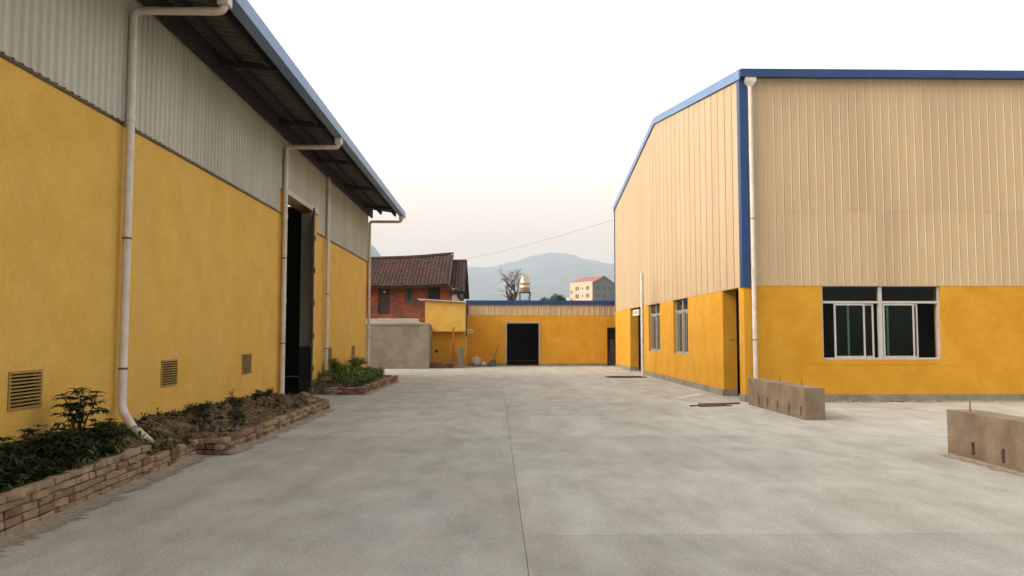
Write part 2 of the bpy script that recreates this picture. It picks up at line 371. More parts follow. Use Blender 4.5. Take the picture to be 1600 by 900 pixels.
# ribbed cladding, one object per sheet
PW = .645
prof4 = rib_profile(PW, 4, .030, .030, .026)
y = LY0 + .05; k = 0; shared = {}
while y < LY1 - .02:
    W = min(PW, LY1 - y); key = None
    zb = BZ - .035
    c0, c1 = y, y + W
    over = c1 > DOOR[0]-.1 and c0 < DOOR[1]+.34
    if over: zb = DOOR[3] + .06
    key = (round(W, 3), zb)
    if key not in shared:
        pr = [(u, o) for u, o in prof4 if u <= W]
        if W < PW: pr.append((W, .0))
        shared[key] = panel_mb(pr, lambda u, o, z: (.012 + o, u, z), lambda u: 0.0, lambda u: TZ - .02 - zb).mesh('cladding_sheet', 'steel_grey', (0,0,0))
    link('cladding_sheet', shared[key], (LX + (.003 if k % 2 else 0), y, zb), wh)
    y += PW; k += 1
b = MB(); b.box(LX+.001, LY0, BZ-.075, LX+.02, DOOR[0]-.11, BZ-.052); b.box(LX+.001, DOOR[1]+.36, BZ-.075, LX+.02, LY1, BZ-.052); b.build('shadow_strip', 'dark_steel', wh)  # dark strip stands in for the shadow line under the sheets
b = MB(); b.box(LX+.0, DOOR[0]-.10, DOOR[3]+.002, LX+.10, DOOR[1]+.34, DOOR[3]+.14); b.build('lintel', 'steel_grey', wh, bevel=.006)
# far jamb: grey column with dark lower part; open leaf
b = MB(); b.box(LX-.29, DOOR[1]-.10, 1.28, LX-.004, DOOR[1]-.002, DOOR[3]-.01); b.build('door_jamb', 'steel_grey', wh, bevel=.01, label='grey upper lining of the far door jamb')
b = MB(); b.box(LX-.29, DOOR[1]-.12, 0, LX-.004, DOOR[1]-.004, 1.275); b.build('door_jamb', 'dark_steel', wh, bevel=.01, label='dark lower lining of the far door jamb')
leaf = MB(); h0 = Vector((LX+.02, DOOR[1]-.02, 0)); dirv = Vector((.243, -.97, 0)).normalized()
q = dirv.to_track_quat('Y', 'Z').to_matrix()
leaf.obox(h0 + dirv*.70 + Vector((0,0,2.48)), (.05, 1.36, 4.86), q)
lf = leaf.build('door_leaf', 'dark_steel', wh, bevel=.006)
for zz in (.16, 1.3, 2.5, 3.7, 4.8): fr = MB(); fr.obox(h0 + dirv*.70 + Vector((0,0,zz)), (.078, 1.34, .07), q); fr.build('rail', 'alu_grey', lf)
for zz in (.6, 1.5, 2.4, 3.3, 4.2):
    hb = MB(); hb.tube([h0 + Vector((.045,.02,zz)), h0 + Vector((.045,.02,zz+.14))], .03, 8); hb.build('hinge', 'rust', lf)
# vents
sl_mesh = MB(); sl_mesh.add([(.012,0,0),(.012,VW-.062,0),(-.035,VW-.062,.008),(-.035,0,.008),(.012,0,.017),(.012,VW-.062,.017),(-.035,VW-.062,.016),(-.035,0,.016)],
    [(0,1,2,3),(4,7,6,5),(0,4,5,1),(3,2,6,7),(0,3,7,4),(1,5,6,2)])
slat_me = sl_mesh.mesh('slat', 'vent', (0,0,0))
for y in vents:
    vb = MB(); x1 = LX + .014; x0 = LX - .05
    vb.box(x0, y+.002, .802, x1, y+.03, 1.208); vb.box(x0, y+VW-.03, .802, x1, y+VW-.002, 1.208)
    vb.box(x0, y+.031, .802, x1, y+VW-.031, .826); vb.box(x0, y+.031, 1.184, x1, y+VW-.031, 1.208)
    v = vb.build('vent', 'vent', wh)
    bb = MB(); bb.box(LX-.10, y+.001, .801, LX-.08, y+VW-.001, 1.209); bb.build('vent_backing', 'black', v)  # black plate added so the gaps between slats look dark
    for i in range(9): link('slat', slat_me, (LX, y+.031, .846 + i*.038), v)
# roof sheet
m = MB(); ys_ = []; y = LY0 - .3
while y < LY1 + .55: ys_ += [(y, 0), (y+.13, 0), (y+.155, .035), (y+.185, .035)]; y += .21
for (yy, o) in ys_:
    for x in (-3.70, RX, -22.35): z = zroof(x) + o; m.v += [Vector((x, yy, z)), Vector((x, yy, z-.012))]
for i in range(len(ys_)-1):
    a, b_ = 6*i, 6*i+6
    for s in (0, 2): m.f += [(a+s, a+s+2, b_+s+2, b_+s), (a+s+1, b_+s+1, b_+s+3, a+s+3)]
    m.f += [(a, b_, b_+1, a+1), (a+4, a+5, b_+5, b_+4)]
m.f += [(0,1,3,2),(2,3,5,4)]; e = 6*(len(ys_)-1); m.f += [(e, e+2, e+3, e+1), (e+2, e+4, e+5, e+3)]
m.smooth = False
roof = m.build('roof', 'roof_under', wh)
# purlins along the eaves, rafters, gutter
for px, hh in ((-4.05, .14), (-4.62, .14), (-4.98, .34)):  # the deep wall-side purlin is shaped to give a shade band under the eave
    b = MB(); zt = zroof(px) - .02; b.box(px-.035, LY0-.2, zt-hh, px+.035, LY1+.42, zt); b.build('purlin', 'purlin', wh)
y = 2.1 - 3.8
while y < LY1 + 1:
    if y <= LY1: yy = y
    b = MB()
    x0, x1 = LX + .03, -3.84
    za, zb_ = zroof(x0)-.16, zroof(x1)-.16
    b.add([(x0,y-.035,za-.10),(x1,y-.035,zb_-.03),(x1,y+.035,zb_-.03),(x0,y+.035,za-.10),(x0,y-.035,za+.06),(x1,y-.035,zb_+.06),(x1,y+.035,zb_+.06),(x0,y+.035,za+.06)],
          [(0,3,2,1),(4,5,6,7),(0,1,5,4),(1,2,6,5),(2,3,7,6),(3,0,4,7)]); b.build('rafter', 'purlin', wh); y += 3.8
b = MB(); GY1 = LY1 + .5
b.box(-3.67, LY0-.3, 6.28, -3.65, GY1, 6.50); b.box(-3.84, LY0-.3, 6.28, -3.82, GY1, 6.42); b.box(-3.82, LY0-.3, 6.28, -3.67, GY1, 6.298)
b.box(-3.82, GY1-.02, 6.298, -3.67, GY1, 6.40); b.build('gutter', 'blue_pale', wh)
def arc(p0, p1, p2, rad=.12, n=5):
    """rounded corner at p1"""
    p0, p1, p2 = Vector(p0), Vector(p1), Vector(p2); a = p1 + (p0-p1).normalized()*rad; b = p1 + (p2-p1).normalized()*rad
    return [a.lerp(p1, t).lerp(p1.lerp(b, t), t) for t in [i/n for i in range(n+1)]]
def collar(pos, axis, r, par, mt='pvc'):
    p = Vector(pos); a = Vector(axis).normalized(); cb = MB(); cb.tube([p - a*.05, p + a*.05], r+.007, 14); cb.build('collar', mt, par)
    return
def clip(pos, r, par):
    cb = MB(); p = Vector(pos); cb.tube([p + Vector((0,0,-.012)), p + Vector((0,0,.012))], r+.008, 12); cb.build('bracket', 'rust', par)
PX = LX + .115; PR = .055
def downpipe(y, run, zend, tail=None, zs_=(), brackets=()):
    top = 6.05
    pts = []
    if run:
        gx = -3.75
        pts += [Vector((gx, y, 6.275)), *arc((gx,y,6.275), (gx,y,top), (PX,y,top), .10), *arc((gx,y,top), (PX,y,top), (PX,y,0), .10)]
    else: pts += [Vector((PX-.02, y, 6.27)), Vector((PX, y, 6.2))]
    if tail:
        pts += arc((PX,y,top), (PX,y,zend), tail, .13) + [Vector(tail)]
    else: pts.append(Vector((PX, y, zend)))
    mb = MB(); mb.tube(pts, PR, 14); o = mb.build('downpipe', 'pvc', wh)
    if run:
        hb = MB(); hb.box(-3.83, y-.085, 6.12, -3.67, y+.085, 6.277); hb.build('hopper', 'pvc', o, bevel=.015)
    for z in zs_: collar((PX, y, z), (0,0,1), PR, o)
    for z in brackets: clip((PX, y, z), PR, o)
    return o
downpipe(10.42, True, .60, (-4.70, 10.16, .38), (4.55,), (1.15, 2.9))
b = MB(); b.tube([(-4.58, 10.02, .36), (-4.28, 9.70, .26)], PR, 14); fallen = b.build('broken_pipe', 'pvc'); tag(fallen, 'short broken-off piece of white drainpipe lying on the planter soil', 'pipe')
downpipe(18.12, True, .12, None, (4.4, 2.4), (1.4, 3.4))
downpipe(22.75, False, .22, None, (4.3,), (1.2, 2.8))
downpipe(30.22, True, .0, None, (4.2,), (1.5, 3.0))

# ------------------------------------------------------------------ right workshop
GX = 5.97; FY = 18.37; BY = 38.3; RY = (FY+BY)/2; EZ, KZ = 7.98, 9.65; BB = 2.80; XR = 24.0
ws = thing('workshop', (15, 28, 0), 'tall workshop on the right with cream metal gable, blue trim and ochre plaster base', 'workshop')
gw = [(23.80, 25.77, .97, BB-.02), (27.88, 29.97, .97, BB-.02)]
gd = [(18.76, 20.12, .17, BB-.02), (31.2, 34.1, .17, BB-.02)]
def ztop(y): return EZ + (KZ-EZ) * (1 - abs(y-RY)/(RY-FY))
fixn(wall([FY, BY], [.17, BB], gw+gd, lambda u, d, z: (GX + d, u, z), .36).build('wall', 'orange', ws, label='ochre plaster wall under the gable'))
fw = [(7.86, 10.76, 1.0, BB-.01)]
fixn(wall([GX+.362, XR], [.17, BB+.10], fw, lambda u, d, z: (u, FY + d, z), .28).build('wall', 'orange', ws, label='ochre plaster front wall with the wide window'))
pl = MB()
for a, c in ((FY-.03, 18.76), (20.12, 31.2), (34.1, BY)): pl.box(GX-.028, a, -.01, GX+.36, c, .168)
pl.build('plinth', 'plinth', ws); pl = MB(); pl.box(GX+.362, FY-.03, -.01, XR, FY+.28, .168); pl.build('plinth', 'plinth', ws)
# gable carcass above plaster (behind cladding) and upper front wall
m = MB(); gx0, gx1 = GX+.03, GX+.28
P = [(FY+.03, BB+.001), (BY, BB+.001), (BY, EZ-.05), (RY, KZ-.05), (FY+.03, EZ-.05)]
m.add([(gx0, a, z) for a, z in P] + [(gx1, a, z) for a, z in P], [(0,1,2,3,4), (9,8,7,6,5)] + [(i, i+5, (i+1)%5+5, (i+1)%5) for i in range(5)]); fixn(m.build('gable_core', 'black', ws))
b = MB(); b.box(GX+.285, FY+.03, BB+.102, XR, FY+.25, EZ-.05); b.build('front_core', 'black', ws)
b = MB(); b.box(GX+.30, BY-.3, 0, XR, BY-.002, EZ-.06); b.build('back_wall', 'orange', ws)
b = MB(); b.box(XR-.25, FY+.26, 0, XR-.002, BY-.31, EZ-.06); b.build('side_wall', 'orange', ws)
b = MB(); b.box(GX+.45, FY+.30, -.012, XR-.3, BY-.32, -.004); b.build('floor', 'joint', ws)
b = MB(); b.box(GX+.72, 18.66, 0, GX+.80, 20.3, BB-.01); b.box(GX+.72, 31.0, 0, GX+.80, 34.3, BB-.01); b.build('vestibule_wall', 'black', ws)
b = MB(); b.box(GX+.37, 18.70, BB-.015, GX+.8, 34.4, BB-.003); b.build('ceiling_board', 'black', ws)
b = MB(); b.box(GX+1.6, FY+1.4, 0, XR-.4, FY+1.5, 5.0); b.box(GX+1.6, FY+1.51, 0, GX+1.7, 30.8, 5.0); b.build('inner_backdrop', 'black', ws)  # black walls added behind the windows to keep the openings dark
# gable sheets, each cut to the slope
PG = .612; profg = rib_profile(PG-.05, 3, .006, .014, .016)
y = FY + .09
while y < BY - .05:
    W = min(PG-.05, BY - .05 - y); pr = [(u, o) for u, o in profg if u <= W]
    if W < PG-.06: pr.append((W, 0))
    ext = [(u, o) for u, o in pr]
    y0 = y
    if y0 < RY < y0 + W and all(abs(y0+u-RY) > .004 for u, _ in ext): ext.append((RY-y0, 0)); ext.sort()
    mb = panel_mb(ext, lambda u, o, z, y0=y0: (GX - .003 - o, y0 + u, z), lambda u: BB - .045, lambda u, y0=y0: ztop(y0+u) - .04)
    mb.build('cladding_sheet', 'steel_cream', ws); y += PG
# dark seams between gable sheets: widened gaps over the black core stand in for shade; front sheets in two tiers
proff = rib_profile(PG, 3, .012, .012, .012)
lo_me = panel_mb(proff, lambda u, o, z: (u, -.003-o, z), lambda u: 0, lambda u: 1.95).mesh('cladding_sheet', 'steel_cream', (0,0,0))
hi_me = panel_mb(proff, lambda u, o, z: (u, -.009-o, z), lambda u: 0, lambda u: EZ-.05-4.60).mesh('cladding_sheet', 'steel_cream', (0,0,0))
x = GX + .10
while x < XR - .5:
    link('cladding_sheet', lo_me, (x, FY, BB-.02), ws); link('cladding_sheet', hi_me, (x, FY, 4.60), ws); x += PG
# trims
b = MB(); b.box(GX-.035, FY-.045, BB-.05, GX+.005, FY+.17, EZ-.02); b.box(GX+.0055, FY-.045, BB-.05, GX+.16, FY-.005, EZ-.02); b.build('corner_trim', 'blue', ws, bevel=.004)
b = MB(); b.box(GX-.035, BY-.12, BB-.05, GX+.06, BY+.03, EZ-.02); b.build('corner_trim', 'blue', ws, bevel=.004)
for s in (-1, 1):
    ye = RY + s*(RY-FY+.12); ze = EZ - .02
    m = MB(); x0, x1 = GX-.06, GX-.035
    h = .24
    ps = [(x0, ye, ze-h+.10), (x0, RY, KZ-h+.10), (x0, RY, KZ+.10), (x0, ye, ze+.10)]
    m.add(ps + [(x1, b_, c) for _, b_, c in ps], [(0,1,2,3),(7,6,5,4),(0,4,5,1),(1,5,6,2),(2,6,7,3),(3,7,4,0)]); fixn(m.build('verge_trim', 'blue_pale', ws))
    m = MB(); r0 = GX-.05
    m.add([(r0, ye, ze+.06), (XR+.1, ye, ze+.06), (XR+.1, RY, KZ+.06), (r0, RY, KZ+.06), (r0, ye, ze+.09), (XR+.1, ye, ze+.09), (XR+.1, RY, KZ+.09), (r0, RY, KZ+.09)],
          [(0,3,2,1),(4,5,6,7),(0,1,5,4),(1,2,6,5),(2,3,7,6),(3,0,4,7)]); fixn(m.build('roof', 'blue_pale', ws))
b = MB(); b.box(GX-.02, FY-.20, EZ-.12, XR, FY-.185, EZ+.075); b.box(GX-.02, FY-.184, EZ-.12, XR, FY-.06, EZ-.105); b.box(GX-.035, FY-.20, EZ-.12, GX-.021, FY-.06, EZ+.075); b.build('gutter', 'blue', ws)
b = MB(); px_ = GX+.215; py_ = FY-.10
b.tube([(px_, py_, EZ-.30), (px_, py_, .10)], .052, 14); dp = b.build('downpipe', 'pvc', ws)
b = MB(); b.box(px_-.13, py_-.08, EZ-.24, px_+.13, py_+.08, EZ-.122); b.add([(px_-.12,py_-.075,EZ-.241),(px_+.12,py_-.075,EZ-.241),(px_+.12,py_+.075,EZ-.241),(px_-.12,py_+.075,EZ-.241),(px_-.05,py_-.05,EZ-.34),(px_+.05,py_-.05,EZ-.34),(px_+.05,py_+.05,EZ-.34),(px_-.05,py_+.05,EZ-.34)],
      [(0,1,2,3),(7,6,5,4),(0,4,5,1),(1,5,6,2),(2,6,7,3),(3,7,4,0)]); b.build('hopper', 'pvc', dp)
for z in (6.05, 3.05): collar((px_, py_, z), (0,0,1), .052, dp)
for z in (1.48, 4.4): clip((px_, py_, z), .052, dp)
# windows
def window(place, W, H, z0, par, frame, sashes, nm='window', label=None, d0=.05):
    """place(u, d, z); vertical sashes list (u0, u1, depth)"""
    def bx(m, u0, u1, za, zb, d, t=.04):
        pts = [place(u, dd, z) for dd in (d, d+t) for u, z in ((u0,za),(u1,za),(u1,zb),(u0,zb))]
        m.add(pts, [(0,1,2,3),(7,6,5,4),(0,4,5,1),(1,5,6,2),(2,6,7,3),(3,7,4,0)])
    f = MB(); e = .046; zt = z0 + H; tr = z0 + H*.775; mu = W/2
    bx(f, .002, e, z0+.002, zt-.002, d0, .09); bx(f, W-e, W-.002, z0+.002, zt-.002, d0, .09); bx(f, e, W-e, z0+.002, z0+e, d0, .088); bx(f, e, W-e, zt-e*.6, zt-.002, d0, .088)
    bx(f, mu-.042, mu+.042, z0+e, zt-e*.6, d0-.004, .092); bx(f, e, mu-.042, tr-.028, tr+.028, d0+.002, .086); bx(f, mu+.042, W-e, tr-.028, tr+.028, d0+.002, .086)
    win = fixn(f.build(nm, frame, par, label=label))
    for u0, u1 in ((e, mu-.042), (mu+.042, W-e)):
        g = MB(); bx(g, u0+.002, u1-.002, tr+.036, zt-e*.6-.001, d0+.04, .006); fixn(g.build('pane', 'glass', win))
    for u0, u1, dd in sashes:
        s_ = MB(); t = .040; za, zb = z0+e+.002, tr-.037
        bx(s_, u0, u0+t, za, zb, dd, .03); bx(s_, u1-t, u1, za, zb, dd, .03); bx(s_, u0+t, u1-t, za, za+t, dd, .03); bx(s_, u0+t, u1-t, zb-t, zb, dd, .03)
        so_ = fixn(s_.build('sash', frame, win)); g = MB(); bx(g, u0+t, u1-t, za+t, zb-t, dd+.012, .006); fixn(g.build('pane', 'glass', so_))
    return win
window(lambda u, d, z: (7.86+u, FY+d, z), 2.90, BB-.01-1.0, 1.0, ws, 'aluminium', [(.32, 1.07, .055), (.66, 1.30, .092), (1.51, 2.28, .055), (1.62, 2.38, .092)], label='wide white sliding window in the front wall')
for a in gw:
    W = a[1]-a[0]
    window(lambda u, d, z, a=a: (GX+d, a[0]+u, z), W, a[3]-a[2], a[2], ws, 'alu_grey', [(.06, .56, .085), (.46, W/2-.06, .12), (W/2+.06, W/2+.56, .085), (W-.56, W-.06, .12)], d0=.08)
b = MB(); b.box(GX+.60, 18.80, .02, GX+.65, 20.06, 2.55); b.build('door', 'dark_steel', ws, bevel=.005)
b = MB(); b.tube([(GX+.27, 20.112, 1.46), (GX+.27, 20.06, 1.46), (GX+.15, 20.05, 1.46)], .012, 8); b.build('door_handle', 'dark_steel', ws)
b = MB(); b.box(GX+.60, 31.3, .02, GX+.65, 34.0, 2.5); b.build('door', 'dark_steel', ws, bevel=.005)
b = MB(); b.box(GX-.02, 32.0, 2.42, GX+.03, 33.3, 2.66)
sg = b.build('sign_board', 'signwhite'); tag(sg, 'small pink and white sign board over the far side entrance of the workshop', 'sign')
b = MB()
for i in range(6): b.box(GX-.024, 32.12+i*.19, 2.48, GX-.021, 32.22+i*.19, 2.60)
b.build('lettering', 'signred', sg)
pm = MB(); rp = random.Random(3); N = 40
for k in range(N+1):
    x = 7.62 + 3.5*k/N; zb_ = .885 + .03*noise.noise(Vector((k*.23, 2, 0))) + .012*noise.noise(Vector((k*.9, 5, 0)))
    for d_ in (-.006, .004):
        pm.v += [Vector((x, FY+d_, zb_)), Vector((x, FY+d_, .998))]
for k in range(N): a = 4*k; pm.f += [(a, a+4, a+5, a+1), (a, a+2, a+6, a+4), (a+1, a+5, a+7, a+3), (a+2, a+3, a+7, a+6)]
fixn(pm.build('plaster_patch', 'orange', ws))
# white standpipe beside the gable and dark plate at its foot
pp = MB(); pp.tube([(5.48, 28.7, -.0), (5.48, 28.7, 3.92)], .062, 14); po = pp.build('standpipe', 'pvc'); tag(po, 'tall plain off-white pipe standing upright in front of the gable wall', 'pipe')
collar((5.48, 28.7, 2.2), (0,0,1), .062, po)
b = MB(); b.box(4.15, 28.55, .004, 5.62, 29.35, .03); b.box(4.25, 28.65, .031, 5.5, 28.72, .06); tag(b.build('steel_plate', 'dark_steel', bevel=.004), 'dark flat steel plate lying on the concrete at the foot of the upright pipe', 'plate')

# ------------------------------------------------------------------ low concrete walls
def low_wall(x0, x1, y0, y1, h, slots, label, rods):
    hs_ = [(s-.035, s+.035, .07, .24) for s in slots]
    t = thing('low_wall', ((x0+x1)/2, (y0+y1)/2, 0), label, 'wall', 'low concrete walls by the workshop')
    m = wall([y0, y1], [0, h], hs_, lambda u, d, z: (x0+d, u, z), .10); fixn(m.build('face', 'rawconc', t))
    b = MB(); b.box(x0+.1005, y0, 0, x1, y1, h-.001); b.build('core', 'rawconc', t, bevel=.006)
    for s in slots:
        b = MB(); b.box(x0+.085, s-.034, .071, x0+.0995, s+.034, .239); b.build('weep_slot', 'black', t)
    for (rx, ry, rh) in rods:
        b = MB(); b.tube([(rx, ry, h-.05), (rx+.008, ry+.005, h+rh)], .008, 6); b.build('reinforcing_bar', 'rust', t)
low_wall(5.80, 6.18, 14.4, 17.65, .60, (16.95, 16.4, 15.82, 15.2, 14.6), 'low raw concrete wall with weep slots standing below the workshop corner', [(6.0, 15.05, .12), (6.0, 16.2, .12)])
low_wall(6.05, 6.43, 6.2, 10.27, .60, (9.72, 9.14, 8.5, 7.9), 'low raw concrete wall cut off by the right edge of the photo', [(6.2, 10.0, .13)])
for i, (a, c, r) in enumerate((((4.32, 17.15), (5.25, 17.55), .018), ((4.6, 17.5), (5.62, 17.75), .022), ((4.5, 17.05), (5.3, 17.28), .014))):
    b = MB(); b.tube([(*a, r), (*c, r)], r, 8); tag(b.build('steel_rod', 'rust'), ['rusty steel rod on the concrete, middle of the three by the workshop corner', 'thickest rusty rod on the concrete, nearest the workshop wall', 'thinnest rusty rod on the concrete by the workshop corner, nearest the viewer'][i], 'rod', 'rusty rods by the workshop corner')

# ------------------------------------------------------------------ far shed and lean-to
SY = 39.5
sh = thing('shed', (3, 42, 0), 'low ochre shed across the end of the yard with blue roof edge and black doorway', 'shed')
fixn(wall([-1.5, 9.0], [.14, 2.62], [(.56, 2.20, .14, 2.17), (5.72, 6.9, .14, 1.97)], lambda u, d, z: (u, SY+d, z), .24).build('wall', 'orange', sh))
pl = MB(); pl.box(-1.5, SY-.03, -.01, .56, SY+.24, .138); pl.box(2.20, SY-.03, -.01, 5.72, SY+.24, .138); pl.box(6.9, SY-.03, -.01, 9, SY+.24, .138); pl.build('plinth', 'plinth', sh)
b = MB(); b.box(.5, SY-.25, .0, 2.3, SY-.04, .03); b.build('threshold', 'plinth', sh)
b = MB(); b.box(-1.5, SY+.02, 2.622, 9.0, SY+.22, 3.25); b.build('upper_wall', 'black', sh)
x = -1.42; PS = .57; psp = rib_profile(PS, 2, .024, .03, .03)
sme = panel_mb(psp, lambda u, o, z: (u, -.004-o, z), lambda u: 0, lambda u: .66).mesh('cladding_sheet', 'steel_cream', (0,0,0))
while x < 8.6: link('cladding_sheet', sme, (x, SY, 2.585), sh); x += PS
b = MB(); b.box(-1.55, SY-.10, 3.14, 9.0, SY-.04, 3.36); b.build('fascia', 'blue', sh, bevel=.006)
b = MB(); b.add([(-1.55,SY-.05,3.30),(9,SY-.05,3.30),(9,SY+9,2.9),(-1.55,SY+9,2.9),(-1.55,SY-.05,3.33),(9,SY-.05,3.33),(9,SY+9,2.93),(-1.55,SY+9,2.93)], [(0,3,2,1),(4,5,6,7),(0,1,5,4),(1,2,6,5),(2,3,7,6),(3,0,4,7)]); b.build('roof', 'blue', sh)
b = MB(); b.box(-1.5, SY+.25, 0, -1.26, SY+9, 2.88); b.build('side_wall', 'orange', sh); b = MB(); b.box(8.76, SY+.25, 0, 9, SY+9, 2.88); b.build('side_wall', 'orange', sh)
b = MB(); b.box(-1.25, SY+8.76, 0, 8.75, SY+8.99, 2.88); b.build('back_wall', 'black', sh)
b = MB(); b.box(-1.25, SY+.3, -.012, 8.75, SY+8.7, -.004); b.build('floor', 'black', sh); b = MB(); b.box(4.6, SY+2.6, 0, 8.0, SY+2.75, 2.6); b.build('inner_backdrop', 'greyconc', sh)  # black floor: indoor shade painted into its colour
b = MB(); b.box(.50, SY-.035, .14, .56, SY-.001, 2.20); b.box(2.20, SY-.035, .14, 2.26, SY-.001, 2.20); b.box(.5, SY-.035, 2.201, 2.26, SY-.001, 2.26); b.build('door_frame', 'alu_grey', sh)
b = MB(); b.box(6.05, SY+1.6, 0, 6.75, SY+2.2, .75); b.box(6.1, SY+1.7, .751, 6.7, SY+2.15, 1.35); tag(b.build('stacked_boxes', 'sack', bevel=.03), 'pale boxes stacked just inside the right-hand doorway of the far shed', 'boxes')

lt = thing('lean_to', (-2.5, 38.6, 0), 'small bright yellow lean-to with jutting upper block beside the grey wall', 'lean-to')
b = MB(); b.box(-3.5, 38.0, 1.76, -1.51, 39.46, 3.14); b.add([(-3.5,38.0,3.141),(-1.51,38.0,3.141),(-1.51,39.46,3.141),(-3.5,39.46,3.141),(-3.5,38.0,3.30),(-1.51,38.0,3.18),(-1.51,39.46,3.18),(-3.5,39.46,3.30)], [(0,3,2,1),(4,5,6,7),(0,1,5,4),(1,2,6,5),(2,3,7,6),(3,0,4,7)])
b.build('upper_block', 'yellow', lt)
b = MB(); b.box(-3.46, 38.35, 0, -1.51, 39.45, 1.758); b.build('wall', 'orange', lt)
b = MB(); b.tube([(-2.95, 38.34, .78), (-2.95, 38.352, .78)], .085, 12); b.build('pipe_hole', 'black', lt)
b = MB(); b.add([(-3.86,37.85,3.335),(-1.55,37.85,3.195),(-1.55,39.5,3.195),(-3.86,39.5,3.335),(-3.86,37.85,3.375),(-1.55,37.85,3.235),(-1.55,39.5,3.235),(-3.86,39.5,3.375)], [(0,3,2,1),(4,5,6,7),(0,1,5,4),(1,2,6,5),(2,3,7,6),(3,0,4,7)]); b.build('roof_sheet', 'pvc', lt)
b = MB(); b.tube([(-1.46, 37.95, 3.1), (-1.46, 37.95, 1.5)], .04, 10); b.build('downpipe', 'dark_steel', lt)
b = MB(); b.tube([(-2.08, 37.75, 0), (-2.08, 37.75, 1.92)], .045, 10); op = b.build('pole', 'orange_paint'); tag(op, 'thin orange painted pole standing before the yellow lean-to', 'pole')
b = MB(); b.tube([(-2.08, 37.75, 1.92), (-2.08, 37.75, 1.97)], .06, 10); b.build('cap', 'orange_paint', op)
b = MB(); b.box(-1.88, 37.55, 0, -1.58, 37.85, .98); tag(b.build('post', 'plinth', bevel=.03), 'short thick concrete post right of the orange pole', 'post')
b = MB(); b.box(-1.64, 38.9, 1.70, -1.18, 38.94, 1.86); s2 = b.build('sign_plate', 'signwhite'); tag(s2, 'tiny white and red sign sticking out from the lean-to corner', 'sign')
b = MB(); b.box(-1.60, 38.893, 1.745, -1.22, 38.898, 1.80); b.build('lettering', 'signred', s2)

def lump(name, c, r, seed, m, sq=.8, sub=2):
    bm = bmesh.new(); bmesh.ops.create_icosphere(bm, subdivisions=sub, radius=1)
    for v in bm.verts:
        d = 1 + .33*noise.noise(v.co*1.3 + Vector((seed, 0, 0))) + .12*noise.noise(v.co*4 + Vector((0, seed, 0)))
        v.co = Vector((v.co.x*r[0], v.co.y*r[1], v.co.z*r[2])) * d
    zmin = min(v.co.z for v in bm.verts)
    for v in bm.verts: v.co.z -= zmin
    me = bpy.data.meshes.new(name); bm.to_mesh(me); bm.free(); me.materials.append(M[m])
    return link(name, me, c)
s_ = lump('sack', (-1.0, 38.9, .0), (.24, .2, .24), 4.2, 'sack'); tag(s_, 'lumpy white sack slumped against the far shed wall', 'sack')
s_ = lump('sack', (-.62, 38.95, .0), (.17, .17, .11), 8.2, 'sack'); tag(s_, 'smaller flatter pale sack right of the lumpy white sack', 'sack')
bk = thing('shovel', (-.1, 39.1, 0), 'dark shovel leaning on the far shed left of its doorway', 'shovel')
b = MB(); b.tube([(-.15, 38.98, .28), (.14, 39.42, 1.05)], .016, 8); b.build('handle', 'wood_dark', bk)
b = MB(); b.add([(-.50,38.8,.01),(-.02,38.72,.01),(-.02,38.98,.36),(-.30,39.02,.30),(-.49,38.83,.01),(-.0,38.76,.01),(0,39.02,.37),(-.29,39.06,.31)], [(0,1,2,3),(7,6,5,4),(0,4,5,1),(1,5,6,2),(2,6,7,3),(3,7,4,0)]); b.build('blade', 'dark_steel', bk)

# grey rendered boundary wall with rolled coping
gwl = thing('boundary_wall', (-8, 36.8, 0), 'grey rendered boundary wall with rolled coping in front of the old brick house', 'wall')
b = MB(); b.box(-14, 36.5, 0, -3.16, 36.85, 2.0); b.box(-3.5, 36.851, 0, -3.16, 38.3, 1.98); b.build('wall', 'greyconc', gwl, bevel=.03)
b = MB(); b.tube([(-14, 36.62, 2.07), (-6, 36.62, 2.08), (-3.6, 36.62, 2.05), (-3.25, 36.72, 2.02), (-3.2, 37.2, 2.0)], .14, 10); b.build('coping', 'greyconc', gwl)
b = MB(); b.box(-14, 38.35, 0, -3.85, 38.65, 2.40); tag(b.build('terrace_wall', 'limewash', bevel=.02), 'pale low terrace wall showing above the grey boundary wall', 'wall')

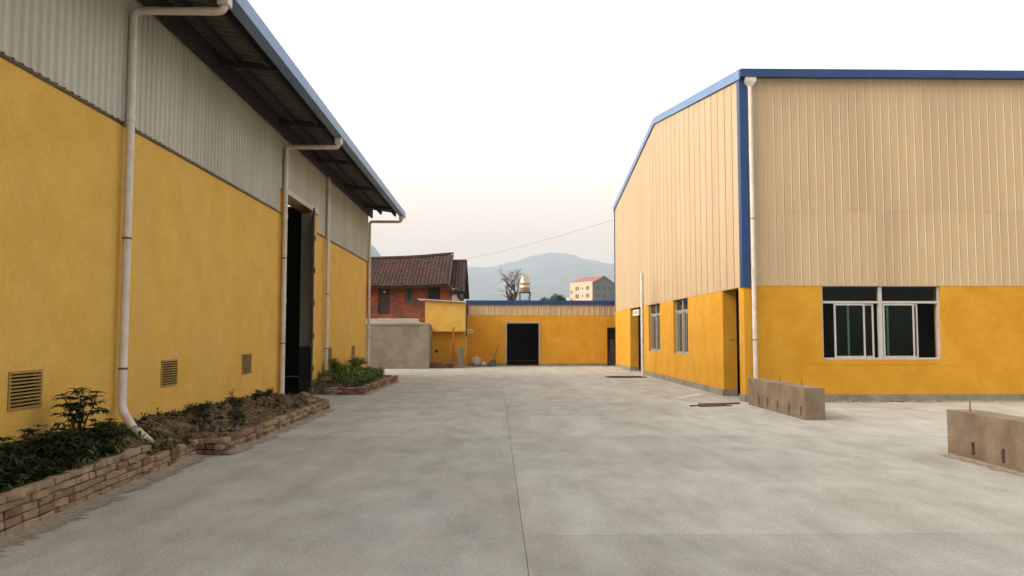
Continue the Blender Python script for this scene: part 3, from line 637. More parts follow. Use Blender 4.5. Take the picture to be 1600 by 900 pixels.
# ------------------------------------------------------------------ bricks
BL, BW, BH = .225, .105, .058
brick_me = {}
def brick_mesh(k, mt, L=BL):
    key = (k, mt, round(L, 3))
    if key not in brick_me:
        rr = random.Random(k*7+3); bm = bmesh.new(); bmesh.ops.create_cube(bm, size=1)
        for v in bm.verts: v.co = Vector((v.co.x*BW, v.co.y*L, v.co.z*BH)) + Vector((rr.uniform(-.010,.010), rr.uniform(-.012,.012), rr.uniform(-.007,.007)))
        bmesh.ops.bevel(bm, geom=list(bm.edges), offset=.006, segments=1, affect='EDGES')
        me = bpy.data.meshes.new('brick'); bm.to_mesh(me); bm.free(); me.materials.append(M[mt]); brick_me[key] = me
    return brick_me[key]
def brick_run(par, a, b, courses, mts=('brick',), rnd=random.Random(5), gap_p=.03, z0=.0):
    """a, b: ground points (x, y); courses: number, or function of fraction along the run"""
    a, b = Vector((*a, 0)), Vector((*b, 0)); d = b - a; L = d.length; d.normalize(); rot = math.atan2(-d.x, d.y)
    step = BL + .012; ch = BH + .012
    mx_ = courses if isinstance(courses, int) else max(courses(t/20) for t in range(21))
    for c in range(mx_):
        s = step/2 if c % 2 == 0 else 0.0
        if s > 0:
            pass
        u = s
        while u + BL*.4 < L:
            n_here = courses if isinstance(courses, int) else courses(min(1, u/L))
            top = c == n_here - 1
            if c < n_here and not (top and rnd.random() < gap_p*3):
                half = rnd.random() < .18
                p = a + d*(u + (BL/2))
                me = brick_mesh(rnd.randrange(5), rnd.choice(mts), BL*.48 if half else BL)
                o = link('brick', me, p + Vector((rnd.uniform(-.016,.012), rnd.uniform(-.006,.006), z0 + rnd.uniform(-.003,.004) + c*ch + BH/2 + .004)), par)
                o.rotation_euler = (rnd.uniform(-.02,.02), rnd.uniform(-.03,.03), rot + rnd.uniform(-.06,.06))
                u += (BL*.48 + .012 if half else step)
                if half: o.location -= d*(BL*.26)
            else: u += step
def mortar_core(par, a, b, h, wd=.075, z0=0):
    m = MB(); a_, b_ = Vector((*a, z0)), Vector((*b, z0)); n = max(2, int((b_-a_).length/.25)); hf = h if callable(h) else (lambda t: h)
    d = (b_-a_).normalized(); nn = Vector((d.y, -d.x, 0))*wd/2
    for i in range(n+1):
        t = i/n; p = a_.lerp(b_, t); z = hf(t)
        m.v += [p-nn, p+nn, p+nn+Vector((0,0,z)), p-nn+Vector((0,0,z))]
    for i in range(n):
        q = 4*i; m.f += [(q, q+4, q+5, q+1), (q+1, q+5, q+6, q+2), (q+2, q+6, q+7, q+3), (q+3, q+7, q+4, q)]
    m.f += [(0,1,2,3), (4*n+3, 4*n+2, 4*n+1, 4*n)]
    fixn(m.build('mortar', 'mortar', par))
def soil(par, x0f, y0, y1, hfront, hback, seed, nx=34, ny=70, amp=.05):
    m = MB(); ny = max(20, int((y1-y0)*22))
    def hgt(x, y, s, t):
        f = hfront(t) if callable(hfront) else hfront; bk_ = hback(t) if callable(hback) else hback
        return f + (bk_-f)*(s**1.0) + (amp*noise.fractal(Vector((x*2.2+seed, y*2.2, seed)), 1, 2, 5) + .022*noise.noise(Vector((x*14, y*14, seed))))*min(1, 4*s+.25)
    for j in range(ny+1):
        t = j/ny; y = y0 + (y1-y0)*t
        for i in range(nx+1):
            s = i/nx; xf = x0f(t) if callable(x0f) else x0f; x = xf + (LX-.002-xf)*s
            m.v.append(Vector((x, y, max(.012, hgt(x, y, s, t)))))
    W = nx+1
    for j in range(ny):
        for i in range(nx): a = j*W+i; m.f.append((a, a+W, a+W+1, a+1))
    # skirt to the ground
    base = len(m.v); ring = [i for i in range(W)] + [j*W+nx for j in range(1, ny+1)] + [ny*W+i for i in range(nx-1, -1, -1)] + [j*W for j in range(ny-1, 0, -1)]
    for r_ in ring: v = m.v[r_]; m.v.append(Vector((v.x, v.y, .003)))
    n = len(ring)
    for k in range(n): a, b_ = ring[k], ring[(k+1)%n]; m.f.append((a, b_, base+(k+1)%n, base+k))
    m.smooth = True
    o = fixn(m.build('soil', 'soil', par, smooth=True)); 
    def H(x, y):
        t = (y-y0)/(y1-y0); xf = x0f(t) if callable(x0f) else x0f; s = (x-xf)/(LX-xf); return max(.012, hgt(x, y, min(max(s,0),1), min(max(t,0),1)))
    return H
p1 = thing('brick_planter', (-4.4, 7.4, 0), 'nearest tumbledown tan brick planter with dark weeds at the left edge of the photo', 'planter', 'brick planters along the yellow warehouse')
def c1(t): return 5 if t < .74 else 3
brick_run(p1, (-3.84, 4.2), (-4.02, 10.35), c1, ('brick', 'brick', 'brick', 'brick', 'brick', 'brick_red'), random.Random(5))
mortar_core(p1, (-3.86, 4.2), (-4.03, 10.3), lambda t: .31 if t < .73 else .185)
brick_run(p1, (-4.05, 10.40), (-5.0, 10.40), 2, ('brick',), random.Random(6))
H1 = soil(p1, lambda t: -3.90-.18*t, 4.2, 10.3, lambda t: .30-.12*max(0, (t-.6)/.4), lambda t: .56-.18*t, 1.7)
p2 = thing('brick_planter', (-4.3, 13.4, 0), 'long low brick planter of dry soil ending before the warehouse doorway', 'planter', 'brick planters along the yellow warehouse')
brick_run(p2, (-3.68, 10.36), (-3.62, 16.75), 3, ('brick', 'brick', 'brick_red'), random.Random(8))
mortar_core(p2, (-3.70, 10.4), (-3.64, 16.7), .185)
brick_run(p2, (-4.24, 10.50), (-3.64, 10.50), 3, ('brick_red',), random.Random(9), 0)
brick_run(p2, (-3.66, 16.75), (-4.95, 17.25), 2, ('brick', 'brick_red'), random.Random(10))
H2 = soil(p2, -3.74, 10.57, 17.2, lambda t: .17, lambda t: .40-.10*t, 5.1, amp=.07)
p3 = thing('brick_planter', (-4.3, 23.5, 0), 'red-brown brick planter with green weeds just past the warehouse doorway', 'planter', 'brick planters along the yellow warehouse')
brick_run(p3, (-3.60, 20.7), (-3.42, 26.6), 3, ('brick_red', 'brick_red', 'brick'), random.Random(12), z0=.01)
mortar_core(p3, (-3.62, 20.75), (-3.45, 26.55), .20)
brick_run(p3, (-4.55, 20.75), (-3.62, 20.75), 3, ('brick_red', 'brick_red', 'brick'), random.Random(13), 0)
mortar_core(p3, (-4.6, 20.8), (-3.62, 20.8), .19)
brick_run(p3, (-3.45, 26.7), (-5.0, 26.7), 3, ('brick_red',), random.Random(14))
brick_run(p3, (-4.62, 20.85), (-4.95, 21.7), 2, ('brick_red',), random.Random(15))
H3 = soil(p3, -3.66, 20.85, 26.6, lambda t: .17, lambda t: .34, 9.4, amp=.05)
# low brick ledge by the lean-to
p4 = thing('brick_ledge', (-2.8, 37.5, 0), 'low broken red brick ledge at the foot of the yellow lean-to', 'ledge')
brick_run(p4, (-3.75, 37.0), (-2.0, 37.0), 4, ('brick_red',), random.Random(21)); mortar_core(p4, (-3.75, 37.06), (-2.05, 37.06), .24)
b = MB(); b.box(-3.7, 37.12, .003, -2.1, 38.0, .19); b.build('fill', 'soil', p4)

# sand washed out along the planters and walls
def drift(name, label, path, wd, seed, z=.006, mt='sand', cat='sand'):
    m = MB(); r_ = random.Random(seed); n = 320; cols = 6
    P_ = [Vector((*p, 0)) for p in path]; Ls = [(b_-a_).length for a_, b_ in zip(P_, P_[1:])]; T = sum(Ls)
    for k in range(n+1):
        u = T*k/n; i = 0
        while i < len(Ls)-1 and u > Ls[i]: u -= Ls[i]; i += 1
        d = (P_[i+1]-P_[i]).normalized(); p = P_[i] + d*min(u, Ls[i]); nn = Vector((d.y, -d.x, 0))
        ww = wd*max(.1, .6 + .55*noise.noise(Vector((k*.05, seed, 0))) + .5*noise.noise(Vector((k*.31, seed, 4))) + .45*noise.noise(Vector((k*1.1, seed, 8))))
        for c in range(cols+1):
            f = c/cols; q = p + nn*ww*f; q.z = .0025 + z*4*(1-f)**2*(1+.5*noise.noise(q*9)); m.v.append(q)
    for k in range(n):
        for c in range(cols): a = k*(cols+1)+c; m.f.append((a, a+1, a+cols+2, a+cols+1))
    m.smooth = True
    o = fixn(m.build(name, mt, smooth=True)); stuff(o); o['label'] = label; o['category'] = cat; return o
drift('sand', 'sandy dirt washed along the foot of the nearest brick planter', [(-3.80, 4.3), (-3.97, 10.35)], .34, 1)
drift('sand', 'sandy dirt washed along the foot of the long low planter', [(-3.64, 10.4), (-3.57, 16.7)], .26, 2)
drift('sand', 'sandy dirt along the foot of the planter past the doorway', [(-3.55, 20.7), (-3.38, 26.6)], .22, 3)
drift('sand', 'pale dirt along the foot of the workshop front wall', [(6.6, 18.33), (17, 18.33)], .35, 4)
drift('cement_spill', 'pale spilled cement smear before the workshop side wall', [(4.4, 19.4), (5.5, 20.9)], .55, 7, .0008, 'limewash', 'cement')
drift('sand', 'dirt along the foot of the low wall at the right edge', [(6.04, 10.2), (6.04, 6.3)], .16, 5)

# ------------------------------------------------------------------ plants
def leaf_quad(m, p, d, up, L, W, bend=.25):
    """a bent pointed leaf: 4 triangles"""
    d = d.normalized(); s = d.cross(up)
    if s.length < 1e-3: s = d.orthogonal()
    s.normalize(); n = s.cross(d).normalized()
    a = p; mid = p + d*L*.45; tip = p + d*L - n*L*bend
    b = len(m.v); m.v += [a, mid + s*W/2 + n*W*.15, tip, mid - s*W/2 + n*W*.15, mid]
    m.f += [(b, b+1, b+4), (b+1, b+2, b+4), (b+2, b+3, b+4), (b+3, b, b+4)]
def rdir(rr, zmin=-.3):
    while True:
        v = Vector((rr.uniform(-1,1), rr.uniform(-1,1), rr.uniform(zmin,1)))
        if .1 < v.length < 1: return v.normalized()
def weeds(name, label, H, pts, mt, cat='weeds', n=(10, 22), L=(.04, .12), hgt=(.05, .3), seed=1):
    rr = random.Random(seed); m = MB()
    for (x, y, sc_) in pts:
        z = H(x, y); base = Vector((x, y, z - .01))
        for k in range(rr.randint(*n)):
            d = rdir(rr, .15); h = rr.uniform(*hgt)*sc_; top = base + Vector((d.x*h*.7, d.y*h*.7, h))
            if rr.random() < .5:
                s = Vector((.003, .002, 0)); b = len(m.v); m.v += [base - s, base + s, top]; m.f.append((b, b+1, b+2))
            for q in range(rr.randint(1, 4)):
                leaf_quad(m, base.lerp(top, rr.uniform(.3, 1)), rdir(rr, -.2), Vector((0,0,1)), rr.uniform(*L), rr.uniform(.35,.6)*L[1]*.7)
    o = m.build(name, mt, origin=(pts[0][0], pts[0][1], 0)); stuff(o); o['label'] = label; o['category'] = cat; return o
rr = random.Random(31)
pts = [(-3.95 - abs(rr.gauss(0, .35)) - .05, rr.uniform(4.6, 8.75), rr.uniform(.5, 1.2)) for _ in range(120)]
pts = [q for q in pts if q[0] > LX+.03]
weeds('weeds', 'dark tangled weeds filling the nearest brick planter', H1, pts, 'leaf_dark', n=(16, 30), hgt=(.03, .19), seed=2)
pts = [(rr.uniform(LX+.05, -3.95), rr.uniform(4.6, 10.3), rr.uniform(.5, 1)) for _ in range(170)]
weeds('dry_weeds', 'dry brown litter and stalks on the nearest planter soil', H1, pts, 'leaf_dry', n=(6, 14), hgt=(.02, .14), seed=3)
pts = [(rr.uniform(LX+.05, -3.8), rr.uniform(10.5, 17.1), rr.uniform(.3, .9)) for _ in range(230)]
weeds('dry_weeds', 'dry brown litter and stalks over the long low planter', H2, pts, 'leaf_dry', n=(3, 9), L=(.02, .07), hgt=(.01, .09), seed=4)
pts = [(LX+.12+abs(rr.gauss(0, .1)), rr.uniform(10.6, 17.2), rr.uniform(.3, .9)) for _ in range(45)] + [(rr.uniform(-4.7, -3.8), rr.uniform(10.8, 16.6), rr.uniform(.4, .9)) for _ in range(22)]
weeds('weeds', 'scattered low green weeds in the long low planter', H2, pts, 'leaf_dark', n=(5, 14), L=(.03, .08), hgt=(.03, .16), seed=5)
pts = [(rr.uniform(LX+.1, -3.75), rr.uniform(21.6, 26.5), rr.uniform(.6, 1.1)) for _ in range(260)]
weeds('weeds', 'bright green leafy weeds in the planter past the doorway', H3, pts, 'leaf_mid', n=(12, 24), L=(.06, .14), hgt=(.06, .30), seed=6)
pts = [(rr.uniform(-4.9, -3.7), rr.uniform(20.9, 22.6), rr.uniform(.4, .9)) for _ in range(100)]
weeds('dry_weeds', 'dry stalks and litter at the near end of the planter past the doorway', H3, pts, 'leaf_dry', n=(5, 12), hgt=(.02, .16), seed=7)

def shrub(name, label, base, h, nst, spread, mt, L=.13, seed=1, leaflets=6, group=None, z0=0):
    """stems with fans of long leaflets at the tips"""
    r2 = random.Random(seed); t = thing(name, base, label, 'shrub', group)
    st = MB(); lv = MB(); base = Vector(base)
    for k in range(nst):
        d = rdir(r2, .2); tip = base + Vector((d.x*spread, d.y*spread, h*r2.uniform(.55, 1))); mid = base.lerp(tip, .5) + Vector((0, 0, h*.10))
        st.tube([base - Vector((0,0,.04)), mid, tip], [.013, .009, .004], 5)
        nodes = [(mid.lerp(tip, f)) for f in (.25, .5, .75, 1.0)]
        for nd in nodes:
            for q in range(r2.randint(2, 3)):
                pd = rdir(r2, -.1); e = nd + pd*L*.8; st.tube([nd, e], [.004, .002], 4)
                for f in range(leaflets):
                    a = 2*math.pi*f/leaflets; dd = (pd*.6 + Vector((math.cos(a), math.sin(a), r2.uniform(-.35,.1)))).normalized()
                    leaf_quad(lv, e, dd, Vector((0,0,1)), L*r2.uniform(.7, 1.1), L*.32, .3)
    st.build('stem', 'bark', t); lv.build('leaves', mt, t, smooth=False); return t
shrub('leafy_shrub', 'tallest dark shrub with fan-shaped leaves against the wall by the nearest vent', (-4.66, 8.75, H1(-4.66, 8.75)), .62, 6, .22, 'leaf_dark', .13, 3)
shrub('leafy_shrub', 'dense dark low shrub in the nearest planter at the left edge', (-4.45, 7.5, H1(-4.45, 7.5)), .30, 14, .40, 'leaf_dark', .11, 4)
shrub('leafy_shrub', 'dark shrub in the nearest planter next to the drainpipe foot', (-4.45, 8.75, H1(-4.45, 8.75)), .26, 12, .32, 'leaf_dark', .09, 5)
for i, (x, y, h, lab) in enumerate(((-4.15, 11.0, .36, 'small green plant in the long planter nearest the broken pipe'), (-4.2, 12.6, .44, 'tallest thin green plant midway along the long planter'),
                                   (-4.6, 12.0, .22, 'small low plant close to the wall under the second vent'), (-3.98, 11.9, .24, 'small dark plant at the front edge of the long planter'), (-4.7, 15.2, .20, 'small plant at the wall under the third vent'))):
    shrub('weed_plant', lab, (x, y, H2(x, y)), h, 5, .13, 'leaf_dark', .065, 20+i, 5, 'small plants in the long planter')
shrub('leafy_shrub', 'green upright plant beside the wall in the planter past the doorway', (-4.75, 23.0, H3(-4.75, 23.0)), .55, 10, .3, 'leaf_mid', .13, 41)
shrub('leafy_shrub', 'green bushy plant at the far corner of the planter past the doorway', (-4.7, 26.2, H3(-4.7, 26.2)), .50, 10, .35, 'leaf_mid', .14, 42)
# rubble stones by the doorway
for i, (x, y, r_, lab) in enumerate(((-4.72, 21.5, .17, 'largest rubble lump at the wall foot right of the warehouse doorway'), (-4.75, 22.1, .13, 'rubble lump under the thin downpipe past the doorway'), (-4.55, 17.6, .14, 'flat pale stone at the near side of the doorway'),
                                    (-4.25, 17.15, .12, 'broken stone on the far end of the long planter'), (-4.5, 21.2, .09, 'small stone between the doorway and the red-brown planter'), (-3.9, 16.3, .10, 'dark clod on the far corner of the long planter'))):
    zz = H2(x, y)*.8 if 10.5 < y < 17.2 else (H3(x, y)*.7 if y > 20.85 else 0)
    o = lump('stone', (x, y, zz), (r_*1.3, r_, r_*.75), i*3.7+.5, 'stone'); tag(o, lab, 'stone', 'rubble stones around the doorway')
rb = MB(); r7 = random.Random(77)
for k in range(70):
    x = 9.1 + r7.gauss(0, .75) if k < 45 else r7.uniform(7.0, 12.0); y_ = FY - .06 - abs(r7.gauss(0, .07)); r_ = r7.uniform(.015, .06); c = Vector((x, y_, r_*.5))
    vs = [c + Vector((dx*r_*r7.uniform(.7,1.3), dy*r_*r7.uniform(.6,1.2), dz*r_*r7.uniform(.5,.9))) for dx,dy,dz in ((1,0,0),(0,1,0),(-1,0,0),(0,-1,0),(0,0,1),(0,0,-1))]
    rb.add(vs, [(0,1,4),(1,2,4),(2,3,4),(3,0,4),(1,0,5),(2,1,5),(3,2,5),(0,3,5)])
o = rb.build('rubble', 'joint'); stuff(o); o['label'] = 'dark crumbs of rubble along the workshop wall under the wide window'; o['category'] = 'rubble'
def clods(label, H, x0, x1, y0, y1, n_, mt, seed):
    r8 = random.Random(seed); m = MB()
    for k in range(n_):
        x, y_ = r8.uniform(x0, x1), r8.uniform(y0, y1); r_ = .012 + .045*r8.random()**2.5; c = Vector((x, y_, H(x, y_) + r_*.3))
        vs = [c + Vector((dx*r_*r8.uniform(.7,1.4), dy*r_*r8.uniform(.7,1.4), dz*r_*r8.uniform(.5,.9))) for dx,dy,dz in ((1,.2,0),(-.2,1,0),(-1,-.1,0),(.1,-1,0),(.2,.1,1),(0,0,-1))]
        m.add(vs, [(0,1,4),(1,2,4),(2,3,4),(3,0,4),(1,0,5),(2,1,5),(3,2,5),(0,3,5)])
    o = m.build('clods', mt); stuff(o); o['label'] = label; o['category'] = 'clods'
clods('loose brown clods and brick bits over the long low planter', H2, LX+.05, -3.80, 10.65, 17.1, 900, 'stone', 3)
clods('loose clods on the bare far end of the nearest planter', H1, LX+.05, -4.1, 8.9, 10.25, 260, 'stone', 4)
clods('loose clods at the near end of the planter past the doorway', H3, LX+.05, -3.7, 20.9, 22.6, 240, 'stone', 5)
# light tubular barrier by the corner
bt = thing('barrier', (-4.7, 30.8, 0), 'thin grey tubular barrier frame beyond the warehouse corner', 'barrier')
b = MB()
b.tube([(-5.2, 30.9, .0), (-5.2, 30.9, 1.0)], .022, 8); b.tube([(-4.68, 30.9, 0), (-4.68, 30.9, .98)], .022, 8); b.build('post', 'alu_grey', bt)
b = MB(); b.tube([(-5.2, 30.9, .98), (-4.68, 30.9, .97)], .022, 8); b.build('rail', 'alu_grey', bt); b = MB(); b.tube([(-5.2, 30.9, .48), (-4.68, 30.9, .47)], .018, 8); b.build('rail', 'alu_grey', bt)
b = MB(); b.tube([(-4.68, 30.9, .42), (-4.42, 30.7, .72), (-4.28, 30.6, .78), (-4.2, 30.5, .70)], .018, 8); b.build('brace', 'alu_grey', bt)

# ------------------------------------------------------------------ old brick house
HY = 48.0
oh = thing('old_house', (-9, 51, 0), 'old red brick house with dark sagging clay tile roof behind the boundary wall', 'house')
hl = [(-7.35, -6.62, 2.9, 4.55), (-5.68, -5.15, 3.55, 4.6), (-4.25, -3.5, 3.4, 4.62)]
fixn(wall([-16, -2.75], [0, 4.75], hl, lambda u, d, z: (u, HY+d, z), .3).build('wall', 'oldbrick', oh))
b = MB(); b.box(-2.748, HY+.0, 0, -2.45, HY+7.5, 4.5); b.build('end_wall', 'limewash', oh); b = MB(); b.box(-16, HY+7.2, 0, -2.75, HY+7.5, 4.6); b.build('back_wall', 'oldbrick', oh); b = MB(); b.box(-16.3, HY, 0, -16.001, HY+7.5, 4.6); b.build('end_wall', 'oldbrick', oh)
b = MB(); b.box(-7.34, HY+.10, 2.91, -6.63, HY+.16, 4.54); b.build('door', 'wood_dark', oh)
b = MB(); b.box(-5.67, HY+.08, 3.56, -5.16, HY+.14, 4.59); wi = b.build('window', 'wood_blue', oh); b = MB(); b.box(-5.50, HY+.074, 3.75, -5.36, HY+.079, 4.45); b.build('pane', 'black', wi)
b = MB(); b.box(-4.24, HY+.2, 3.41, -3.51, HY+.25, 4.61); b.build('window', 'black', oh)
b = MB(); b.box(-7.02, HY-.06, 4.22, -6.90, HY-.002, 4.33); b.build('lamp', 'signwhite', oh)
def tile_roof(x0, x1, ye, ze, yr, zr, lift, par, tw=.235, th=.30, seed=1):
    """barrel clay tiles in courses from the eave up to the ridge, joined: too small to pick apart"""
    r3 = random.Random(seed); m = MB(); n = int((x1-x0)/tw); slope = Vector((0, yr-ye, zr-ze)); L = slope.length; sd = slope.normalized(); nc = int(L/th*1.0)
    nrm = Vector((0, -sd.z, sd.y))
    def lf(x, t):
        s = max(0, (x-(x1-4.0))/4.0); return lift*s*s*(.35+.65*t) + .05*math.sin(x*.8)*t
    for i in range(n):
        xc = x0 + (i+.5)*tw
        for j in range(nc):
            s0 = j*th; s1 = s0 + th*1.12
            jx = r3.uniform(-.015,.015); jz = r3.uniform(-.008,.012)
            base = len(m.v)
            for s, up in ((s0, .055), (s1, .028)):
                for a in (-1, -.5, 0, .5, 1):
                    off = (1-a*a)*.075
                    p = Vector((xc + jx + a*tw*.56, ye, ze)) + sd*s + nrm*(off + up + jz); p.z += lf(xc, min(1, s/L)); m.v.append(p)
            for k in range(4): m.f.append((base+k, base+k+1, base+k+6, base+k+5))
            bb = len(m.v)
            for a in (-1, -.5, 0, .5, 1):
                p = m.v[base + int((a+1)*2)].copy(); m.v.append(p - nrm*.055)
            for k in range(4): m.f.append((base+k, bb+k, bb+k+1, base+k+1))
    o = stuff(m.build('roof_tiles', 'oldroof', par, smooth=False))
    # deck below
    d = MB(); N = 24
    for k in range(N+1):
        x = x0 + (x1-x0)*k/N
        for t, off in ((0, .0), (1, .0), (0, -.09), (1, -.09)):
            p = Vector((x, ye, ze)) + slope*t + nrm*off; p.z += lf(x, t); d.v.append(p)
    for k in range(N): q = 4*k; d.f += [(q, q+1, q+5, q+4), (q+2, q+6, q+7, q+3), (q, q+4, q+6, q+2), (q+1, q+3, q+7, q+5)]
    d.f += [(0,2,3,1), (4*N, 4*N+1, 4*N+3, 4*N+2)]
    fixn(d.build('roof_deck', 'wood_dark', par))
    rg = MB(); rg.tube([(x0+(x1-x0)*k/30, yr, zr + .09 + lf(x0+(x1-x0)*k/30, 1)) for k in range(31)], [.13]*28+[.12, .10, .05], 8); rg.build('ridge', 'oldroof', par)
tile_roof(-16.4, -2.85, HY-.75, 4.52, HY+3.5, 6.62, .42, oh, seed=2)
tile_roof(-2.90, -1.95, HY-.2, 4.18, HY+3.4, 6.42, .06, oh, seed=3)
d = MB(); d.add([(-16.4,HY+3.5,6.6),(-1.95,HY+3.5,6.5),(-1.95,HY+8.2,4.3),(-16.4,HY+8.2,4.4),(-16.4,HY+3.5,6.5),(-1.95,HY+3.5,6.4),(-1.95,HY+8.2,4.2),(-16.4,HY+8.2,4.3)], [(0,1,2,3),(7,6,5,4),(0,4,5,1),(1,5,6,2),(2,6,7,3),(3,7,4,0)]); fixn(d.build('back_roof', 'oldroof', oh))
d = MB(); d.add([(-2.44,HY+.3,4.0),(-2.44,HY+6.9,4.0),(-2.44,HY+3.5,6.2),(-2.30,HY+.3,4.0),(-2.30,HY+6.9,4.0),(-2.30,HY+3.5,6.2)], [(0,1,2),(5,4,3),(0,3,4,1),(1,4,5,2),(2,5,3,0)]); fixn(d.build('gable_end', 'wood_dark', oh))

# ------------------------------------------------------------------ water tank, bare tree, far trees, apartment house, cable
TX, TY = 2.62, 70
wt = thing('water_tank', (TX, TY, 0), 'shiny steel water tank on a tall dark frame behind the far shed', 'water tank')
b = MB(); b.lathe((TX, TY, 5.48), [(.44,0),(.47,.05),(.47,.40),(.485,.42),(.47,.44),(.47,.80),(.485,.82),(.47,.84),(.47,1.36),(.45,1.41),(.30,1.46),(.14,1.48),(.14,1.53),(.05,1.54)], 28); b.build('tank', 'tank', wt)
b = MB(); b.box(TX-.55, TY-.55, 5.40, TX+.55, TY+.55, 5.478); b.build('platform', 'dark_steel', wt)
for sx in (-1, 1):
    for sy in (-1, 1): b = MB(); b.beam((TX+sx*.48, TY+sy*.48, 0), (TX+sx*.44, TY+sy*.44, 5.398), .08, .08); b.build('leg', 'dark_steel', wt)
for z in (4.7, 3.2):
    b = MB(); b.beam((TX-.44, TY-.45, z), (TX+.44, TY-.45, z), .05, .05); b.build('brace', 'dark_steel', wt)
b = MB(); b.tube([(TX+.7, TY-.3, 0), (TX+.7, TY-.3, 5.1), (TX+.55, TY-.3, 5.1)], .035, 8); b.build('supply_pipe', 'signwhite', wt)

def bare_tree(base, h, seed):
    r4 = random.Random(seed); t = thing('bare_tree', base, 'bare leafless tree with forked branches left of the water tank', 'tree')
    m = MB(); base = Vector(base); ivy = MB(); ends = []
    def grow(p, d, L, r_, dep):
        n = 4; pts = [p]; q = p
        for k in range(n):
            d = (d + rdir(r4, -.6)*(.16 if dep else .04) + Vector((0,0,.05))).normalized(); q = q + d*L/n; pts.append(q)
        m.tube(pts, [r_*(1-.35*k/n) for k in range(n+1)], 6 if dep < 3 else 4)
        if dep >= 6: return
        for k in range(r4.choice((2, 3, 3)) if dep else 5):
            s = d.orthogonal(); s.rotate(Matrix.Rotation(r4.uniform(0, 6.28), 3, d)); nd = (d + s*r4.uniform(.5, .95)).normalized()
            grow(pts[r4.choice((2, 3, 4, 4))], nd, (L*r4.uniform(.26,.34) if dep == 0 else L*r4.uniform(.6, .8)), r_*.55, dep+1)
    grow(base, Vector((.0, 0, 1)), h*.74, .24, 0)
    m.build('trunk', 'bark', t)
    for k in range(1500):
        z = r4.uniform(2.6, 5.3); a = r4.uniform(0, 6.28); rad = abs(r4.gauss(.18, .12)) * (1.25 - (z-2.6)/5)
        leaf_quad(ivy, base + Vector((math.cos(a)*rad, math.sin(a)*rad, z)), rdir(r4, -.6), Vector((0,0,1)), .11, .08)
    ivy.build('ivy', 'leaf_dark', t); return t
bare_tree((1.4, 68, 0), 5.75, 8)
def leafy_tree(base, h, rx, rz, label, seed):
    r5 = random.Random(seed); t = thing('leafy_tree', base, label, 'tree', 'far treetops behind the shed'); base = Vector(base)
    tr = MB(); tr.tube([base, base+Vector((.1,0,h*.4)), base+Vector((0,.1,h*.8))], [.2,.15,.06], 8)
    cl = []
    for k in range(8):
        d = rdir(r5, -.2); c = base + Vector((d.x*rx*.7, d.y*rx*.7, h - rz + d.z*rz*.6)); cl.append(c); tr.tube([base+Vector((0,0,h*.4)), c], [.08,.02], 5)
    tr.build('trunk', 'bark', t); cr = MB()
    for k in range(2600):
        c = r5.choice(cl); d = rdir(r5, -1); p = c + d*rx*.45*(r5.random()**.4)
        leaf_quad(cr, p, rdir(r5, -.6), Vector((0,0,1)), .22, .14)
    cr.build('crown', 'leaf_far', t)
leafy_tree((5.6, 90, 0), 6.0, 1.1, 1.0, 'smaller green treetop just right of the water tank', 5)
leafy_tree((7.1, 92, 0), 6.45, 1.4, 1.2, 'larger green treetop between the water tank and the apartment house', 6)
b = MB(); b.tube([(9.0, 95, 0), (9.0, 95, 6.2)], .16, 8); tag(b.build('chimney_pipe', 'signwhite'), 'stubby white pipe top showing over the shed roof near the apartment house', 'pipe')

AX, AY = 36.7, 290.0
ap = thing('apartment_house', (AX, AY, 0), 'distant apartment house with cream front, grey gable side and red tiled roof', 'house')
aq = R(35); gdv = Vector((math.cos(aq), math.sin(aq), 0)); fdv = Vector((-math.sin(aq), math.cos(aq), 0))   # gable side goes right-back, front goes left-back
GWD, FLN, AE, AK = 11.4, 12.8, 21.3, 23.9
C0 = Vector((AX, AY, 0))
def AP(g, f, z): return C0 + gdv*g + fdv*f + Vector((0,0,z))
def abox(m, g0, g1, f0, f1, z0, z1):
    vs = [AP(g, f, z) for z in (z0, z1) for g, f in ((g0,f0),(g1,f0),(g1,f1),(g0,f1))]
    m.add(vs, [(0,3,2,1),(4,5,6,7),(0,1,5,4),(1,2,6,5),(2,3,7,6),(3,0,4,7)]); return m
# grey gable slab, cream front slab, core
rows = [AE-1.9-3*k for k in range(6)]
gh = [(c-.75, c+.75, z-.7, z+.7) for z in rows for c in (2.4, 5.9, 9.4)]
fixn(wall([.02, GWD], [0, AE], gh, lambda u, d, z: AP(u, d, z), .4).build('side_wall', 'aptgrey', ap))
m = MB(); P = [(0.02, AE+.002), (GWD, AE+.002), (GWD/2, AK)]
m.add([AP(g, 0, z) for g, z in P] + [AP(g, .4, z) for g, z in P], [(0,1,2),(5,4,3),(0,3,4,1),(1,4,5,2),(2,5,3,0)]); fixn(m.build('gable', 'aptgrey', ap))
fh = [(c-wd, c+wd, z-.75, z+.75) for z in rows for c, wd in ((2.6, .85), (8.6, 1.05))] + [(c-.4, c+.4, z-.3, z+.4) for z in rows for c in (5.6,)] + [(c-.6, c+.6, z-1.9, z-.6) for z in rows for c in (11.7,)]
fixn(wall([0, FLN], [0, AE+.55], fh, lambda u, d, z: AP(d-.38, u, z), .38).build('front_wall', 'aptcream', ap))
m = MB(); abox(m, .4, GWD-.02, 1.0, FLN-.02, 0, AE-.05); fixn(m.build('core', 'aptgrey', ap))
for h in gh: m = MB(); abox(m, h[0], h[1], .2, .25, h[2], h[3]); w_ = fixn(m.build('window', 'aptglass', ap)); m = MB(); abox(m, (h[0]+h[1])/2-.05, (h[0]+h[1])/2+.05, .14, .19, h[2], h[3]); fixn(m.build('frame', 'aptgrey', w_))
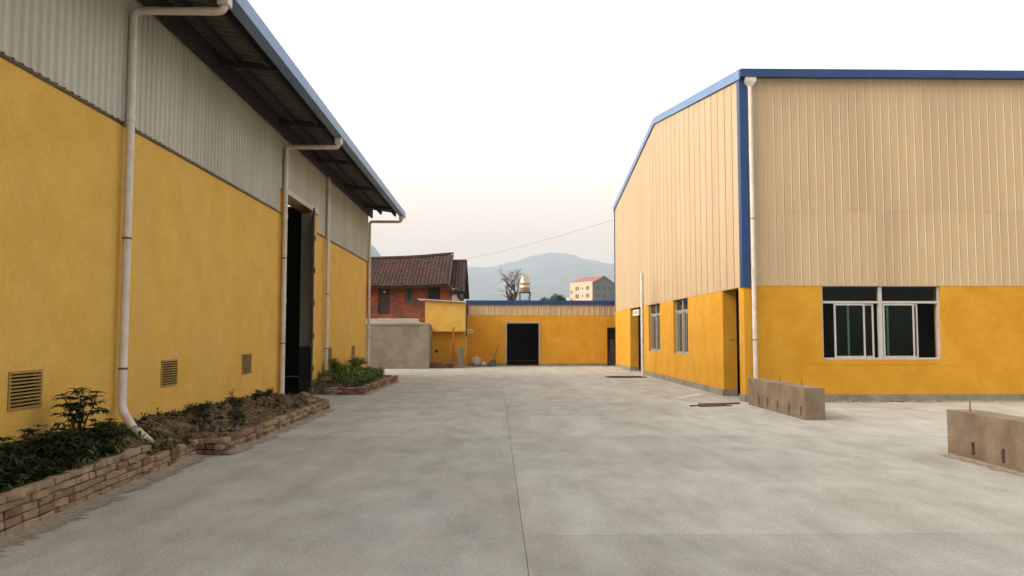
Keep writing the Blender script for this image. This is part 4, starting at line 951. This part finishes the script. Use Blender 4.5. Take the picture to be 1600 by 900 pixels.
for h in fh:
    m = MB(); abox(m, -.15, -.10, h[0], h[1], h[2], h[3]); w_ = fixn(m.build('window', 'aptglass', ap))
    if h[1]-h[0] > 1: m = MB(); c = (h[0]+h[1])/2; abox(m, -.22, -.16, c-.06, c+.06, h[2], h[3]); fixn(m.build('frame', 'signwhite', w_))
for s in (0, 1):
    e = -.2 if s == 0 else GWD+.5
    m = MB(); pts_ = [(e, AE+.25 if s == 0 else AE-.2), (GWD/2, AK+.25)]
    m.add([AP(pts_[0][0], -.35, pts_[0][1]), AP(pts_[0][0], FLN+.3, pts_[0][1]), AP(pts_[1][0], FLN+.3, pts_[1][1]), AP(pts_[1][0], -.35, pts_[1][1])] + [AP(pts_[0][0], -.35, pts_[0][1]-.2), AP(pts_[0][0], FLN+.3, pts_[0][1]-.2), AP(pts_[1][0], FLN+.3, pts_[1][1]-.2), AP(pts_[1][0], -.35, pts_[1][1]-.2)],
          [(0,1,2,3),(7,6,5,4),(0,4,5,1),(1,5,6,2),(2,6,7,3),(3,7,4,0)]); fixn(m.build('roof', 'aptroof', ap))
# overhead cable from the workshop gable to the old house
b = MB(); A_ = Vector((GX-.05, 37.9, 7.35)); B_ = Vector((-2.6, 50.5, 6.45)); b.tube([A_.lerp(B_, t/16) - Vector((0,0,1.0*(t/16)*(1-t/16)*.55)) for t in range(17)], .006, 5)
tag(b.build('overhead_cable', 'cable'), 'thin overhead cable sagging from the workshop gable to the old house', 'cable')

# ------------------------------------------------------------------ haze
hb = MB(); hb.box(-5900, -2900, -8, 5900, 6900, 400)
hz = hb.build('haze', None); stuff(hz)
hm = bpy.data.materials.new('haze'); hm.use_nodes = True; n = hm.node_tree.nodes; n.remove(n['Principled BSDF'])
pv = n.new('ShaderNodeVolumePrincipled'); pv.inputs['Color'].default_value = (.76, .855, .95, 1); pv.inputs['Density'].default_value = .00024; pv.inputs['Anisotropy'].default_value = .2
hm.node_tree.links.new(pv.outputs[0], n['Material Output'].inputs['Volume']); hz.data.materials.append(hm)
